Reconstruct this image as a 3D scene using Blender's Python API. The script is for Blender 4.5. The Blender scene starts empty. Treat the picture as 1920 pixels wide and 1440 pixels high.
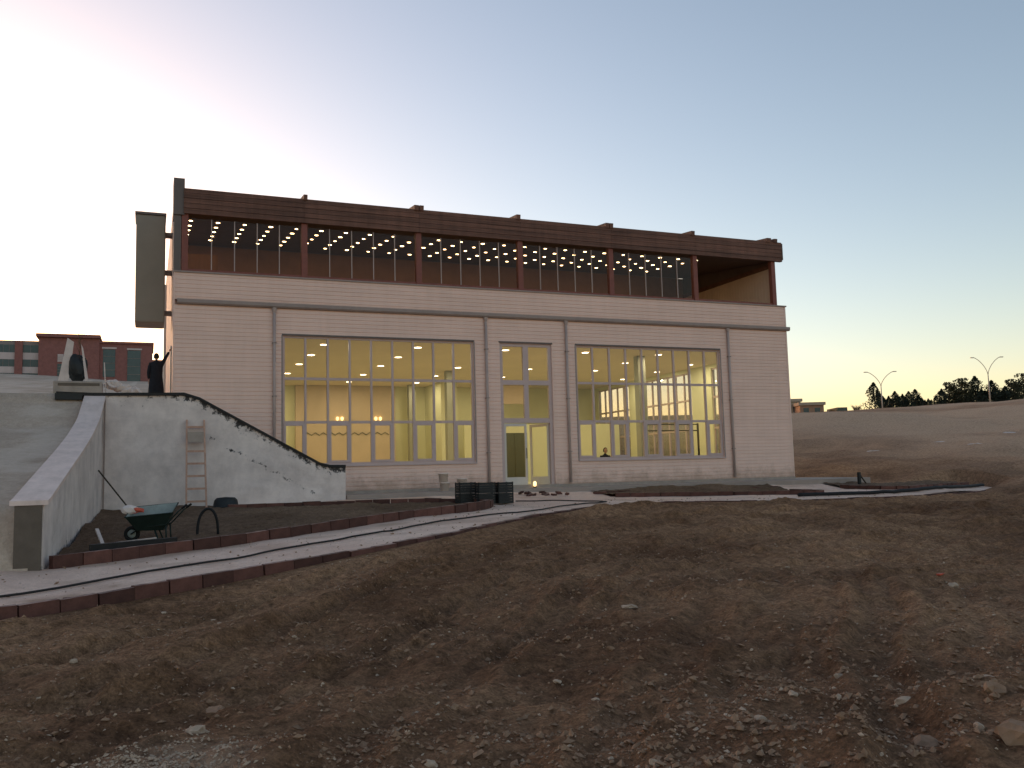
import bpy, math, random
import numpy as np
from mathutils import Vector, Matrix
random.seed(7); rng = np.random.default_rng(7)
scene = bpy.context.scene
col = scene.collection
R = math.radians

# ------------------------------------------------------------------ camera
CAM = Vector((-12.026, -30.197, 0.473))
yaw, pitch, roll = 0.39221, 0.09983, -0.02653
fw = Vector((math.sin(yaw)*math.cos(pitch), math.cos(yaw)*math.cos(pitch), math.sin(pitch)))
rt = Vector((math.cos(yaw), -math.sin(yaw), 0)); up = rt.cross(fw)
r2 = math.cos(roll)*rt + math.sin(roll)*up; u2 = -math.sin(roll)*rt + math.cos(roll)*up
cd = bpy.data.cameras.new('camera'); cam = bpy.data.objects.new('camera', cd); col.objects.link(cam)
mw = Matrix((r2, u2, -fw)).transposed().to_4x4(); mw.translation = CAM; cam.matrix_world = mw
cd.sensor_width = 36; cd.lens = 36*1658.26/1920; cd.clip_start = 0.1; cd.clip_end = 3000
scene.camera = cam

# ------------------------------------------------------------------ sky and sun
SUN_EL, SUN_AZ = R(3.4), R(-16)          # azimuth measured from +Y towards +X
w = bpy.data.worlds.new('World'); scene.world = w; w.use_nodes = True
nt = w.node_tree; bg = nt.nodes['Background']
sky = nt.nodes.new('ShaderNodeTexSky'); sky.sky_type = 'NISHITA'; sky.sun_disc = False
sky.sun_elevation = SUN_EL; sky.sun_rotation = SUN_AZ
sky.altitude = 900; sky.air_density = 1.0; sky.dust_density = 1.9; sky.ozone_density = 2.0
hs = nt.nodes.new('ShaderNodeHueSaturation'); hs.inputs['Saturation'].default_value = .98; nt.links.new(sky.outputs[0], hs.inputs['Color'])
wb_ = nt.nodes.new('ShaderNodeMix'); wb_.data_type = 'RGBA'; wb_.blend_type = 'MULTIPLY'; wb_.inputs[0].default_value = 1     # warm camera white balance
nt.links.new(hs.outputs[0], wb_.inputs[6]); wb_.inputs[7].default_value = (1.35, 1.0, .84, 1)
nt.links.new(wb_.outputs[2], bg.inputs[0]); bg.inputs[1].default_value = 0.15
sl = bpy.data.lights.new('sun', 'SUN'); sl.energy = 0.004; sl.angle = R(4); sl.color = (1, .72, .45)
so = bpy.data.objects.new('sun', sl); col.objects.link(so)
sd = Vector((math.sin(SUN_AZ)*math.cos(SUN_EL), math.cos(SUN_AZ)*math.cos(SUN_EL), math.sin(SUN_EL)))
so.rotation_euler = sd.to_track_quat('Z', 'Y').to_euler()
vs = scene.view_settings; vs.view_transform = 'Standard'; vs.look = 'None'; vs.gamma = 1; vs.use_curve_mapping = False
vs.exposure = 1.78

# ------------------------------------------------------------------ helpers
def sm(a, b, x):
    t = np.clip((x-a)/(b-a), 0, 1); return t*t*(3-2*t)
_pp = np.random.default_rng(3).permutation(512); _pp = np.concatenate([_pp, _pp, _pp])
_gv = np.random.default_rng(4).uniform(-1, 1, 1600)
def vnoise(x, y):
    xi = np.floor(x).astype(int); yi = np.floor(y).astype(int); fx = x-xi; fy = y-yi
    fx = fx*fx*(3-2*fx); fy = fy*fy*(3-2*fy)
    def h(i, j): return _gv[_pp[(_pp[i & 511]+(j & 511))]]
    return (h(xi, yi)*(1-fx)+h(xi+1, yi)*fx)*(1-fy)+(h(xi, yi+1)*(1-fx)+h(xi+1, yi+1)*fx)*fy
def fbm(x, y, o=4, g=.5):
    s = 0; a = 1; f = 1
    for k in range(o):
        s = s+a*vnoise(x*f+17.3*k, y*f-9.1*k); a *= g; f *= 2.03
    return s
class TPS:
    def __init__(s, pts, lam=.02):
        p = np.array(pts, float); s.p = p[:, :2]; n = len(p)
        K = s.k(np.linalg.norm(s.p[:, None]-s.p[None], axis=2))+lam*np.eye(n)
        Q = np.c_[np.ones(n), s.p]; A = np.block([[K, Q], [Q.T, np.zeros((3, 3))]])
        s.w = np.linalg.solve(A, np.r_[p[:, 2], 0, 0, 0])
    def k(s, r): return r*r*np.log(r+1e-9)
    def __call__(s, x, y):
        x = np.asarray(x, float); y = np.asarray(y, float); sh = np.broadcast(x, y).shape
        q = np.c_[np.broadcast_to(x, sh).ravel(), np.broadcast_to(y, sh).ravel()]; out = []
        for c in np.array_split(q, max(1, len(q)//20000)):
            d = np.linalg.norm(c[:, None]-s.p[None], axis=2)
            out.append(s.k(d)@s.w[:-3]+s.w[-3]+c@s.w[-2:])
        return np.concatenate(out).reshape(sh)

def tag(o, label=None, cat=None, group=None, kind=None):
    if label: o['label'] = label
    if cat: o['category'] = cat
    if group: o['group'] = group
    if kind: o['kind'] = kind
    return o
def empty(name, loc=(0, 0, 0), rz=0):
    o = bpy.data.objects.new(name, None); col.objects.link(o); o.location = loc; o.rotation_euler = (0, 0, rz)
    o.empty_display_size = .2
    return o
def copy_tree(o, parent=None):
    c = o.copy(); col.objects.link(c); c.parent = parent
    for ch in list(o.children):
        copy_tree(ch, c)
    return c
class MB:
    def __init__(s): s.v = []; s.f = []
    def add(s, vs, fs):
        n = len(s.v); s.v += [tuple(v) for v in vs]; s.f += [tuple(i+n for i in f) for f in fs]; return s
    def box(s, x0, x1, y0, y1, z0, z1):
        return s.add([(x0, y0, z0), (x1, y0, z0), (x1, y1, z0), (x0, y1, z0), (x0, y0, z1), (x1, y0, z1), (x1, y1, z1), (x0, y1, z1)],
                     [(0, 3, 2, 1), (4, 5, 6, 7), (0, 1, 5, 4), (1, 2, 6, 5), (2, 3, 7, 6), (3, 0, 4, 7)])
    def bar(s, a, b, w, h=None, upv=(0, 0, 1)):
        a = Vector(a); b = Vector(b); h = h or w; d = (b-a).normalized(); u = Vector(upv)
        if abs(d.dot(u)) > .98: u = Vector((1, 0, 0))
        r = d.cross(u).normalized(); u = r.cross(d)
        vs = [p+r*(sx*w/2)+u*(sz*h/2) for p in (a, b) for sx, sz in ((-1, -1), (1, -1), (1, 1), (-1, 1))]
        return s.add(vs, [(3, 2, 1, 0), (4, 5, 6, 7), (0, 1, 5, 4), (1, 2, 6, 5), (2, 3, 7, 6), (3, 0, 4, 7)])
    def tube(s, pts, rad, n=8, caps=True):
        pts = [Vector(p) for p in pts]; m = len(pts); rads = rad if isinstance(rad, (list, tuple)) else [rad]*m
        vs = []; prev = None
        for i, p in enumerate(pts):
            d = (pts[min(i+1, m-1)]-pts[max(i-1, 0)]).normalized()
            if prev is None:
                prev = d.orthogonal().normalized()
            r = (prev-d*prev.dot(d))
            r = r.normalized() if r.length > 1e-6 else d.orthogonal().normalized()
            prev = r; q = d.cross(r)
            vs += [p+(r*math.cos(2*math.pi*k/n)+q*math.sin(2*math.pi*k/n))*rads[i] for k in range(n)]
        fs = [(i*n+k, i*n+(k+1) % n, (i+1)*n+(k+1) % n, (i+1)*n+k) for i in range(m-1) for k in range(n)]
        if caps: fs += [tuple(range(n-1, -1, -1)), tuple((m-1)*n+k for k in range(n))]
        return s.add(vs, fs)
    def lathe(s, prof, c=(0, 0, 0), n=16, sx=1, sy=1):
        vs = []
        for r, z in prof:
            vs += [(c[0]+sx*r*math.cos(2*math.pi*k/n), c[1]+sy*r*math.sin(2*math.pi*k/n), c[2]+z) for k in range(n)]
        m = len(prof)
        fs = [(i*n+k, i*n+(k+1) % n, (i+1)*n+(k+1) % n, (i+1)*n+k) for i in range(m-1) for k in range(n)]
        return s.add(vs, fs)
    def prism(s, poly, axis, a, b):
        # poly: list of 2D points; extruded along axis 'x' (poly = y,z), 'y' (poly = x,z) or 'z' (poly = x,y)
        def P(q, t):
            return (t, q[0], q[1]) if axis == 'x' else (q[0], t, q[1]) if axis == 'y' else (q[0], q[1], t)
        n = len(poly); vs = [P(q, a) for q in poly]+[P(q, b) for q in poly]
        return s.add(vs, [tuple(range(n-1, -1, -1)), tuple(range(n, 2*n))]+[(k, (k+1) % n, n+(k+1) % n, n+k) for k in range(n)])
    def mesh(s, name, mat=None, smooth=False):
        me = bpy.data.meshes.new(name); me.from_pydata(s.v, [], s.f)
        if mat: me.materials.append(mat)
        bmfix(me)
        if smooth: me.polygons.foreach_set('use_smooth', [True]*len(me.polygons))
        return me
    def build(s, name, mat=None, parent=None, smooth=False, bevel=0, loc=None):
        o = bpy.data.objects.new(name, s.mesh(name, mat, smooth)); col.objects.link(o); o.parent = parent
        if loc: o.location = loc
        if bevel:
            b = o.modifiers.new('bevel', 'BEVEL'); b.width = bevel; b.segments = 2; b.limit_method = 'ANGLE'
        return o
import bmesh
def bmfix(me):
    bm = bmesh.new(); bm.from_mesh(me); bmesh.ops.recalc_face_normals(bm, faces=bm.faces); bm.to_mesh(me); bm.free()
def link(name, me, parent=None, loc=(0, 0, 0), rot=(0, 0, 0), scale=(1, 1, 1)):
    o = bpy.data.objects.new(name, me); col.objects.link(o); o.parent = parent
    o.location = loc; o.rotation_euler = rot; o.scale = scale; return o
def grid_obj(name, xs, ys, Z, mat, attr=None, smooth=True, keep=None):
    X, Y = np.meshgrid(xs, ys); n, m = X.shape
    V = np.c_[X.ravel(), Y.ravel(), Z.ravel()]
    i = np.arange(n*m).reshape(n, m)
    F = np.stack([i[:-1, :-1], i[:-1, 1:], i[1:, 1:], i[1:, :-1]], -1).reshape(-1, 4)
    if keep is not None:
        F = F[keep.ravel()]
    me = bpy.data.meshes.new(name); me.from_pydata(V.tolist(), [], F.tolist()); me.materials.append(mat)
    if smooth: me.polygons.foreach_set('use_smooth', [True]*len(me.polygons))
    for k, a in (attr or {}).items():
        at = me.attributes.new(k, 'FLOAT', 'POINT'); at.data.foreach_set('value', a.ravel().astype(np.float32))
    o = bpy.data.objects.new(name, me); col.objects.link(o); return o

# ------------------------------------------------------------------ materials
def newmat(name):
    m = bpy.data.materials.new(name); m.use_nodes = True
    return m, m.node_tree.nodes, m.node_tree.links, m.node_tree.nodes['Principled BSDF']
def mat(name, c, rough=.7, var=.15, scale=4, bump=0, bscale=40, metal=0, c2=None, spec=.3, stretch=(1, 1, 1)):
    m, N, L, b = newmat(name)
    b.inputs['Roughness'].default_value = rough; b.inputs['Metallic'].default_value = metal
    b.inputs['Specular IOR Level'].default_value = spec
    tc = N.new('ShaderNodeTexCoord'); mp = N.new('ShaderNodeMapping'); L.new(tc.outputs['Object'], mp.inputs[0])
    mp.inputs['Scale'].default_value = stretch
    n1 = N.new('ShaderNodeTexNoise'); n1.inputs['Scale'].default_value = scale; n1.inputs['Detail'].default_value = 6
    n1.inputs['Roughness'].default_value = .65; L.new(mp.outputs[0], n1.inputs[0])
    cr = N.new('ShaderNodeValToRGB'); L.new(n1.outputs[0], cr.inputs[0])
    d = c2 or tuple(x*(1-2*var) for x in c)
    cr.color_ramp.elements[0].position = .3; cr.color_ramp.elements[1].position = .7
    cr.color_ramp.elements[0].color = (*d, 1); cr.color_ramp.elements[1].color = (*[min(1, x*(1+var*.4)) for x in c], 1)
    L.new(cr.outputs[0], b.inputs['Base Color'])
    if bump:
        n2 = N.new('ShaderNodeTexNoise'); n2.inputs['Scale'].default_value = bscale; n2.inputs['Detail'].default_value = 5
        L.new(mp.outputs[0], n2.inputs[0]); bp = N.new('ShaderNodeBump'); bp.inputs['Strength'].default_value = bump
        bp.inputs['Distance'].default_value = .02
        L.new(n2.outputs[0], bp.inputs['Height']); L.new(bp.outputs[0], b.inputs['Normal'])
    return m
def emis(name, c, s):
    m, N, L, b = newmat(name)
    b.inputs['Base Color'].default_value = (.8, .8, .8, 1); b.inputs['Emission Color'].default_value = (*c, 1)
    b.inputs['Emission Strength'].default_value = s; return m
def glass(name, tint=(1, 1, 1), refl=1.0):
    m, N, L, b = newmat(name); N.remove(b); out = N['Material Output']
    t = N.new('ShaderNodeBsdfTransparent'); t.inputs[0].default_value = (*tint, 1)
    g = N.new('ShaderNodeBsdfGlossy'); g.inputs['Roughness'].default_value = .02
    fr = N.new('ShaderNodeFresnel'); fr.inputs[0].default_value = 1.45
    mu = N.new('ShaderNodeMath'); mu.operation = 'MULTIPLY'; mu.inputs[1].default_value = refl; L.new(fr.outputs[0], mu.inputs[0])
    mx = N.new('ShaderNodeMixShader'); L.new(mu.outputs[0], mx.inputs[0]); L.new(t.outputs[0], mx.inputs[1]); L.new(g.outputs[0], mx.inputs[2])
    L.new(mx.outputs[0], out.inputs[0]); return m

M = {}
M['siding'] = mat('siding_paint', (.86, .615, .52), .55, .05, 1.2, 0, stretch=(.3, 1, 1.5))
M['trim'] = mat('grey_trim', (.34, .265, .235), .5, .08, 3)
M['pipe'] = mat('downpipe_metal', (.46, .36, .325), .45, .06, 3)
M['frame'] = mat('window_frame_pvc', (.54, .41, .385), .45, .04, 3)
M['doorframe'] = mat('door_frame_white', (.62, .56, .5), .45, .04, 3)
M['fascia'] = mat('fascia_wood', (.2, .092, .062), .6, .25, 3, .3, 60, stretch=(.15, 1, 3))
M['redsteel'] = mat('red_brown_steel', (.24, .075, .055), .5, .12, 4)
M['darkgrey'] = mat('dark_grey_cladding', (.15, .12, .108), .55, .08, 2)
M['panelgrey'] = mat('grey_green_cladding', (.27, .235, .185), .5, .06, 1)
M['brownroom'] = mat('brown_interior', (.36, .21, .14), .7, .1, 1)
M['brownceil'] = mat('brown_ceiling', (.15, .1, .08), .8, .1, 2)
M['timber'] = mat('timber_panel', (.36, .19, .09), .6, .15, 3, stretch=(1, 1, .2))
M['endwall'] = mat('terrace_end_panel', (.72, .52, .4), .6, .05, 1)
M['hallwall'] = mat('hall_wall_paint', (.72, .71, .47), .7, .04, .6)
M['hallceil'] = mat('hall_ceiling', (.8, .66, .46), .8, .03, .6)
M['halltan'] = mat('hall_tan_panel', (.6, .47, .34), .7, .06, .8)
M['hallfloor'] = mat('hall_floor', (.5, .46, .3), .35, .08, 1)
M['hallcol'] = mat('hall_column', (.34, .34, .27), .6, .05, 1)
M['darkgreen'] = mat('dark_green_joinery', (.06, .075, .05), .5, .1, 1)
M['black'] = mat('black_plastic', (.018, .02, .021), .5, .1, 5)
M['bitumen'] = mat('bitumen_cap', (.02, .018, .018), .6, .2, 6, .2)
M['concrete'] = mat('grey_concrete', (.4, .33, .28), .85, .14, 2.5, .25, 50)
M['cement'] = mat('dark_cement_render', (.15, .12, .095), .9, .12, 3, .3, 40)
M['coping'] = mat('coping_stone', (.78, .62, .55), .7, .05, 2)
M['kerb'] = mat('red_kerb_concrete', (.13, .055, .042), .8, .25, 4, .3, 60)
M['pathsand'] = None
M['ladderwood'] = mat('ladder_wood', (.55, .33, .24), .8, .15, 6)
M['barrowgreen'] = mat('barrow_green_paint', (.014, .026, .02), .5, .2, 6)
M['barrowin'] = mat('barrow_inner_zinc', (.3, .34, .32), .5, .15, 5)
M['rubber'] = mat('rubber', (.012, .012, .013), .7, .1, 10)
M['white'] = mat('white_plastic', (.78, .65, .57), .5, .06, 5)
M['whiteboard'] = mat('white_foam_board', (.68, .56, .5), .7, .1, 4)
M['coat'] = mat('dark_coat_cloth', (.018, .02, .026), .9, .2, 8)
M['skin'] = mat('skin', (.42, .24, .17), .6, .05, 8)
M['hair'] = mat('hair', (.02, .015, .012), .7, .1, 20)
M['orange'] = mat('orange_plastic', (.6, .1, .05), .5, .1, 5)
M['stone'] = mat('pale_stone', (.56, .4, .28), .9, .2, 8, .5, 30)
M['brownstone'] = mat('brown_stone', (.36, .215, .13), .9, .2, 6, .6, 25)
M['brick'] = mat('red_brick_far', (.27, .115, .1), .8, .12, 2)
M['farwhite'] = mat('far_white_panel', (.55, .46, .44), .7, .05, 1)
M['farglass'] = mat('far_glass', (.055, .09, .095), .25, .1, 1)
M['fargrey'] = mat('far_grey_render', (.26, .215, .2), .8, .06, 1)
M['bark'] = mat('bark', (.06, .045, .032), .9, .2, 10)
M['pine'] = mat('pine_needles', (.03, .042, .028), .8, .3, 1)
M['pine2'] = mat('broadleaf_foliage', (.05, .055, .028), .8, .3, 1)
M['drybush'] = mat('dry_twigs', (.14, .085, .05), .9, .2, 4)
M['galv'] = mat('galvanised_pole', (.55, .45, .38), .5, .06, 2)
M['cabin'] = mat('cabin_green', (.1, .12, .09), .7, .08, 2)
M['cream'] = mat('cream_render', (.42, .33, .25), .8, .06, 2)
M['hosemat'] = mat('hose_rubber', (.02, .017, .016), .6, .1, 10)
M['lamp'] = emis('downlight_glow', (1, .86, .56), 3.2)
M['lamp2'] = emis('terrace_downlight_glow', (1, .8, .46), 6)
M['sconce'] = emis('sconce_glow', (1, .62, .22), .7)
M['glass'] = glass('window_glass', (.97, .96, .93), .45)
M['tglass'] = glass('terrace_glass', (.86, .76, .68), .3)

def streaks(m, amt=.14):
    N, L = m.node_tree.nodes, m.node_tree.links; b = N['Principled BSDF']; src = b.inputs['Base Color'].links[0].from_socket
    g = N.new('ShaderNodeNewGeometry'); mp = N.new('ShaderNodeMapping'); L.new(g.outputs['Position'], mp.inputs[0]); mp.inputs['Scale'].default_value = (2.2, 1, .16)
    n = N.new('ShaderNodeTexNoise'); n.inputs['Scale'].default_value = 1.6; n.inputs['Detail'].default_value = 7; n.inputs['Roughness'].default_value = .7; L.new(mp.outputs[0], n.inputs[0])
    cr = N.new('ShaderNodeValToRGB'); L.new(n.outputs[0], cr.inputs[0]); cr.color_ramp.elements[0].position = .3; cr.color_ramp.elements[1].position = .58
    cr.color_ramp.elements[0].color = (1-amt, 1-amt*1.05, 1-amt*1.1, 1); cr.color_ramp.elements[1].color = (1, 1, 1, 1)
    mx = N.new('ShaderNodeMix'); mx.data_type = 'RGBA'; mx.blend_type = 'MULTIPLY'; mx.inputs[0].default_value = 1; L.new(src, mx.inputs[6]); L.new(cr.outputs[0], mx.inputs[7]); L.new(mx.outputs[2], b.inputs['Base Color'])
streaks(M['siding'], .06)
def splash(m, c, zmax, amt):
    N, L = m.node_tree.nodes, m.node_tree.links; b = N['Principled BSDF']; src = b.inputs['Base Color'].links[0].from_socket
    g = N.new('ShaderNodeNewGeometry'); sp = N.new('ShaderNodeSeparateXYZ'); L.new(g.outputs['Position'], sp.inputs[0])
    n = N.new('ShaderNodeTexNoise'); n.inputs['Scale'].default_value = 2.2; n.inputs['Detail'].default_value = 8; n.inputs['Roughness'].default_value = .7; L.new(g.outputs['Position'], n.inputs[0])
    mr = N.new('ShaderNodeMapRange'); L.new(sp.outputs[2], mr.inputs[0]); mr.inputs[1].default_value = 0; mr.inputs[2].default_value = zmax; mr.inputs[3].default_value = .34; mr.inputs[4].default_value = -.2
    ad = N.new('ShaderNodeMath'); L.new(mr.outputs[0], ad.inputs[0]); L.new(n.outputs[0], ad.inputs[1])
    cr = N.new('ShaderNodeValToRGB'); L.new(ad.outputs[0], cr.inputs[0]); cr.color_ramp.elements[0].position = .55; cr.color_ramp.elements[1].position = .85
    mk = N.new('ShaderNodeMath'); mk.operation = 'MULTIPLY'; mk.inputs[1].default_value = amt; L.new(cr.outputs[0], mk.inputs[0])
    mx = N.new('ShaderNodeMix'); mx.data_type = 'RGBA'; L.new(mk.outputs[0], mx.inputs[0]); L.new(src, mx.inputs[6]); mx.inputs[7].default_value = (*c, 1); L.new(mx.outputs[2], b.inputs['Base Color'])
splash(M['siding'], (.34, .21, .14), .9, .55); streaks(M['fascia'], .3); streaks(M['coping'], .2)
# plaster of the flank wall: white render, grey weathering below the cap, black drips of bitumen
def plaster(name, c, drips):
    m, N, L, b = newmat(name); b.inputs['Roughness'].default_value = .9; b.inputs['Specular IOR Level'].default_value = .2
    tc = N.new('ShaderNodeTexCoord')
    n1 = N.new('ShaderNodeTexNoise'); n1.inputs['Scale'].default_value = 1.3; n1.inputs['Detail'].default_value = 7; n1.inputs['Roughness'].default_value = .7
    L.new(tc.outputs['Object'], n1.inputs[0])
    cr = N.new('ShaderNodeValToRGB'); L.new(n1.outputs[0], cr.inputs[0]); e = cr.color_ramp.elements
    e[0].position = .28; e[0].color = (c[0]*.66, c[1]*.65, c[2]*.66, 1); e[1].position = .62; e[1].color = (*c, 1)
    n2 = N.new('ShaderNodeTexNoise'); n2.inputs['Scale'].default_value = 5; n2.inputs['Detail'].default_value = 8; n2.inputs['Roughness'].default_value = .75
    L.new(tc.outputs['Object'], n2.inputs[0])
    at = N.new('ShaderNodeAttribute'); at.attribute_name = 'stain'
    mm = N.new('ShaderNodeMath'); mm.operation = 'MULTIPLY_ADD'; mm.inputs[1].default_value = .3; L.new(at.outputs['Fac'], mm.inputs[0]); L.new(n2.outputs[0], mm.inputs[2])
    c2 = N.new('ShaderNodeValToRGB'); L.new(mm.outputs[0], c2.inputs[0]); c2.color_ramp.elements[0].position = .735; c2.color_ramp.elements[1].position = .80
    mx = N.new('ShaderNodeMix'); mx.data_type = 'RGBA'; L.new(c2.outputs[0], mx.inputs[0]); L.new(cr.outputs[0], mx.inputs[6]); mx.inputs[7].default_value = (.06, .055, .055, 1)
    L.new(mx.outputs[2], b.inputs['Base Color'])
    bp = N.new('ShaderNodeBump'); bp.inputs['Strength'].default_value = .35; bp.inputs['Distance'].default_value = .02; L.new(n2.outputs[0], bp.inputs['Height']); L.new(bp.outputs[0], b.inputs['Normal'])
    return m
M['plaster'] = plaster('weathered_white_plaster', (.76, .66, .61), True)

def dusty(m, c, amt=.8):
    N, L = m.node_tree.nodes, m.node_tree.links; b = N['Principled BSDF']; src = b.inputs['Base Color'].links[0].from_socket
    g = N.new('ShaderNodeNewGeometry'); sp = N.new('ShaderNodeSeparateXYZ'); L.new(g.outputs['True Normal'], sp.inputs[0])
    n = N.new('ShaderNodeTexNoise'); n.inputs['Scale'].default_value = 5; n.inputs['Detail'].default_value = 6; tc = N.new('ShaderNodeNewGeometry'); L.new(tc.outputs['Position'], n.inputs[0])
    cr = N.new('ShaderNodeValToRGB'); L.new(n.outputs[0], cr.inputs[0]); cr.color_ramp.elements[0].position = .35; cr.color_ramp.elements[1].position = .6
    gt = N.new('ShaderNodeMath'); gt.operation = 'GREATER_THAN'; gt.inputs[1].default_value = .6; L.new(sp.outputs[2], gt.inputs[0])
    mu = N.new('ShaderNodeMath'); mu.operation = 'MULTIPLY'; L.new(gt.outputs[0], mu.inputs[0]); L.new(cr.outputs[0], mu.inputs[1])
    mk = N.new('ShaderNodeMath'); mk.operation = 'MULTIPLY'; mk.inputs[1].default_value = amt; L.new(mu.outputs[0], mk.inputs[0])
    mx = N.new('ShaderNodeMix'); mx.data_type = 'RGBA'; L.new(mk.outputs[0], mx.inputs[0]); L.new(src, mx.inputs[6]); mx.inputs[7].default_value = (*c, 1); L.new(mx.outputs[2], b.inputs['Base Color'])
dusty(M['kerb'], (.4, .26, .21))
def perobj(m, amt=.35):
    N, L = m.node_tree.nodes, m.node_tree.links; b = N['Principled BSDF']; src = b.inputs['Base Color'].links[0].from_socket
    oi = N.new('ShaderNodeObjectInfo'); mr = N.new('ShaderNodeMapRange'); L.new(oi.outputs['Random'], mr.inputs[0]); mr.inputs[3].default_value = 1-amt; mr.inputs[4].default_value = 1+amt
    mx = N.new('ShaderNodeMix'); mx.data_type = 'RGBA'; mx.blend_type = 'MULTIPLY'; mx.inputs[0].default_value = 1; L.new(src, mx.inputs[6]); L.new(mr.outputs[0], mx.inputs[7]); L.new(mx.outputs[2], b.inputs['Base Color'])
perobj(M['kerb']); perobj(M['fascia'], .14)
def soil(name, dark, light, pale, sc=1.0, bump=.9, lo=.42, hi=1.2, grain=.35):
    m, N, L, b = newmat(name); b.inputs['Roughness'].default_value = .95; b.inputs['Specular IOR Level'].default_value = .12
    tc = N.new('ShaderNodeTexCoord')
    def noise(s, d, r=.65):
        n = N.new('ShaderNodeTexNoise'); n.inputs['Scale'].default_value = s; n.inputs['Detail'].default_value = d; n.inputs['Roughness'].default_value = r
        L.new(tc.outputs['Object'], n.inputs[0]); return n
    a = noise(.35*sc, 9, .68); f = noise(9*sc, 8, .7); g = noise(38*sc, 5, .6)
    cr = N.new('ShaderNodeValToRGB'); L.new(a.outputs[0], cr.inputs[0]); e = cr.color_ramp.elements
    e[0].position = .39; e[0].color = (*dark, 1); e[1].position = .63; e[1].color = (*light, 1)
    m1 = N.new('ShaderNodeMix'); m1.data_type = 'RGBA'; m1.blend_type = 'MULTIPLY'; m1.inputs[0].default_value = .85
    c2 = N.new('ShaderNodeValToRGB'); L.new(f.outputs[0], c2.inputs[0]); e = c2.color_ramp.elements
    e[0].position = .3; e[0].color = (lo, lo*.96, lo*.93, 1); e[1].position = .66; e[1].color = (hi, hi, hi, 1)
    L.new(cr.outputs[0], m1.inputs[6]); L.new(c2.outputs[0], m1.inputs[7])
    # fine crumb
    c4 = N.new('ShaderNodeValToRGB'); L.new(g.outputs[0], c4.inputs[0]); e = c4.color_ramp.elements; e[0].position = .36; e[1].position = .62
    e[0].color = (1-grain, 1-grain, 1-grain, 1); e[1].color = (1+grain*.35,)*3+(1,)
    m4 = N.new('ShaderNodeMix'); m4.data_type = 'RGBA'; m4.blend_type = 'MULTIPLY'; m4.inputs[0].default_value = 1; L.new(m1.outputs[2], m4.inputs[6]); L.new(c4.outputs[0], m4.inputs[7]); m1 = m4
    # small pale grains
    v = N.new('ShaderNodeTexVoronoi'); v.inputs['Scale'].default_value = 26*sc; L.new(tc.outputs['Object'], v.inputs[0])
    cg = N.new('ShaderNodeValToRGB'); L.new(v.outputs['Distance'], cg.inputs[0]); cg.color_ramp.elements[0].position = .10; cg.color_ramp.elements[1].position = .16
    cg.color_ramp.elements[0].color = (1, 1, 1, 1); cg.color_ramp.elements[1].color = (0, 0, 0, 1)
    sep = N.new('ShaderNodeSeparateColor'); L.new(v.outputs['Color'], sep.inputs[0])
    gt = N.new('ShaderNodeMath'); gt.operation = 'GREATER_THAN'; gt.inputs[1].default_value = .72; L.new(sep.outputs[0], gt.inputs[0])
    mu = N.new('ShaderNodeMath'); mu.operation = 'MULTIPLY'; L.new(cg.outputs[0], mu.inputs[0]); L.new(gt.outputs[0], mu.inputs[1])
    mk = N.new('ShaderNodeMath'); mk.operation = 'MULTIPLY'; mk.inputs[1].default_value = .5; L.new(mu.outputs[0], mk.inputs[0])
    m2 = N.new('ShaderNodeMix'); m2.data_type = 'RGBA'; L.new(mk.outputs[0], m2.inputs[0]); L.new(m1.outputs[2], m2.inputs[6]); m2.inputs[7].default_value = (*pale, 1)
    # pale gravel patches (vertex mask broken up by noise)
    at = N.new('ShaderNodeAttribute'); at.attribute_name = 'pale'
    ma = N.new('ShaderNodeMath'); ma.operation = 'MULTIPLY'; L.new(at.outputs['Fac'], ma.inputs[0]); L.new(c2.outputs[0], ma.inputs[1])
    m3 = N.new('ShaderNodeMix'); m3.data_type = 'RGBA'; L.new(ma.outputs[0], m3.inputs[0]); L.new(m2.outputs[2], m3.inputs[6]); m3.inputs[7].default_value = (*pale, 1)
    L.new(m3.outputs[2], b.inputs['Base Color'])
    ad = N.new('ShaderNodeMath'); ad.operation = 'MULTIPLY_ADD'; ad.inputs[1].default_value = .35; L.new(g.outputs[0], ad.inputs[0]); L.new(f.outputs[0], ad.inputs[2])
    bp = N.new('ShaderNodeBump'); bp.inputs['Strength'].default_value = bump; bp.inputs['Distance'].default_value = .11/sc; L.new(ad.outputs[0], bp.inputs['Height'])
    L.new(bp.outputs[0], b.inputs['Normal']); return m
M['dirt'] = soil('bare_brown_dirt', (.25, .125, .066), (.56, .31, .17), (.62, .42, .28), 1.0, 1.0, .3, 1.22)
M['bedsoil'] = soil('bed_soil', (.17, .105, .068), (.27, .175, .115), (.4, .3, .22))
M['slopefill'] = soil('pale_compacted_fill', (.44, .34, .26), (.6, .47, .37), (.68, .56, .46), .6, .3, .8, 1.05, .1)
M['pathsand'] = soil('pale_path_screed', (.82, .57, .45), (.97, .72, .58), (.3, .185, .12), .9, .35, .8, 1.0, .12)

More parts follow.
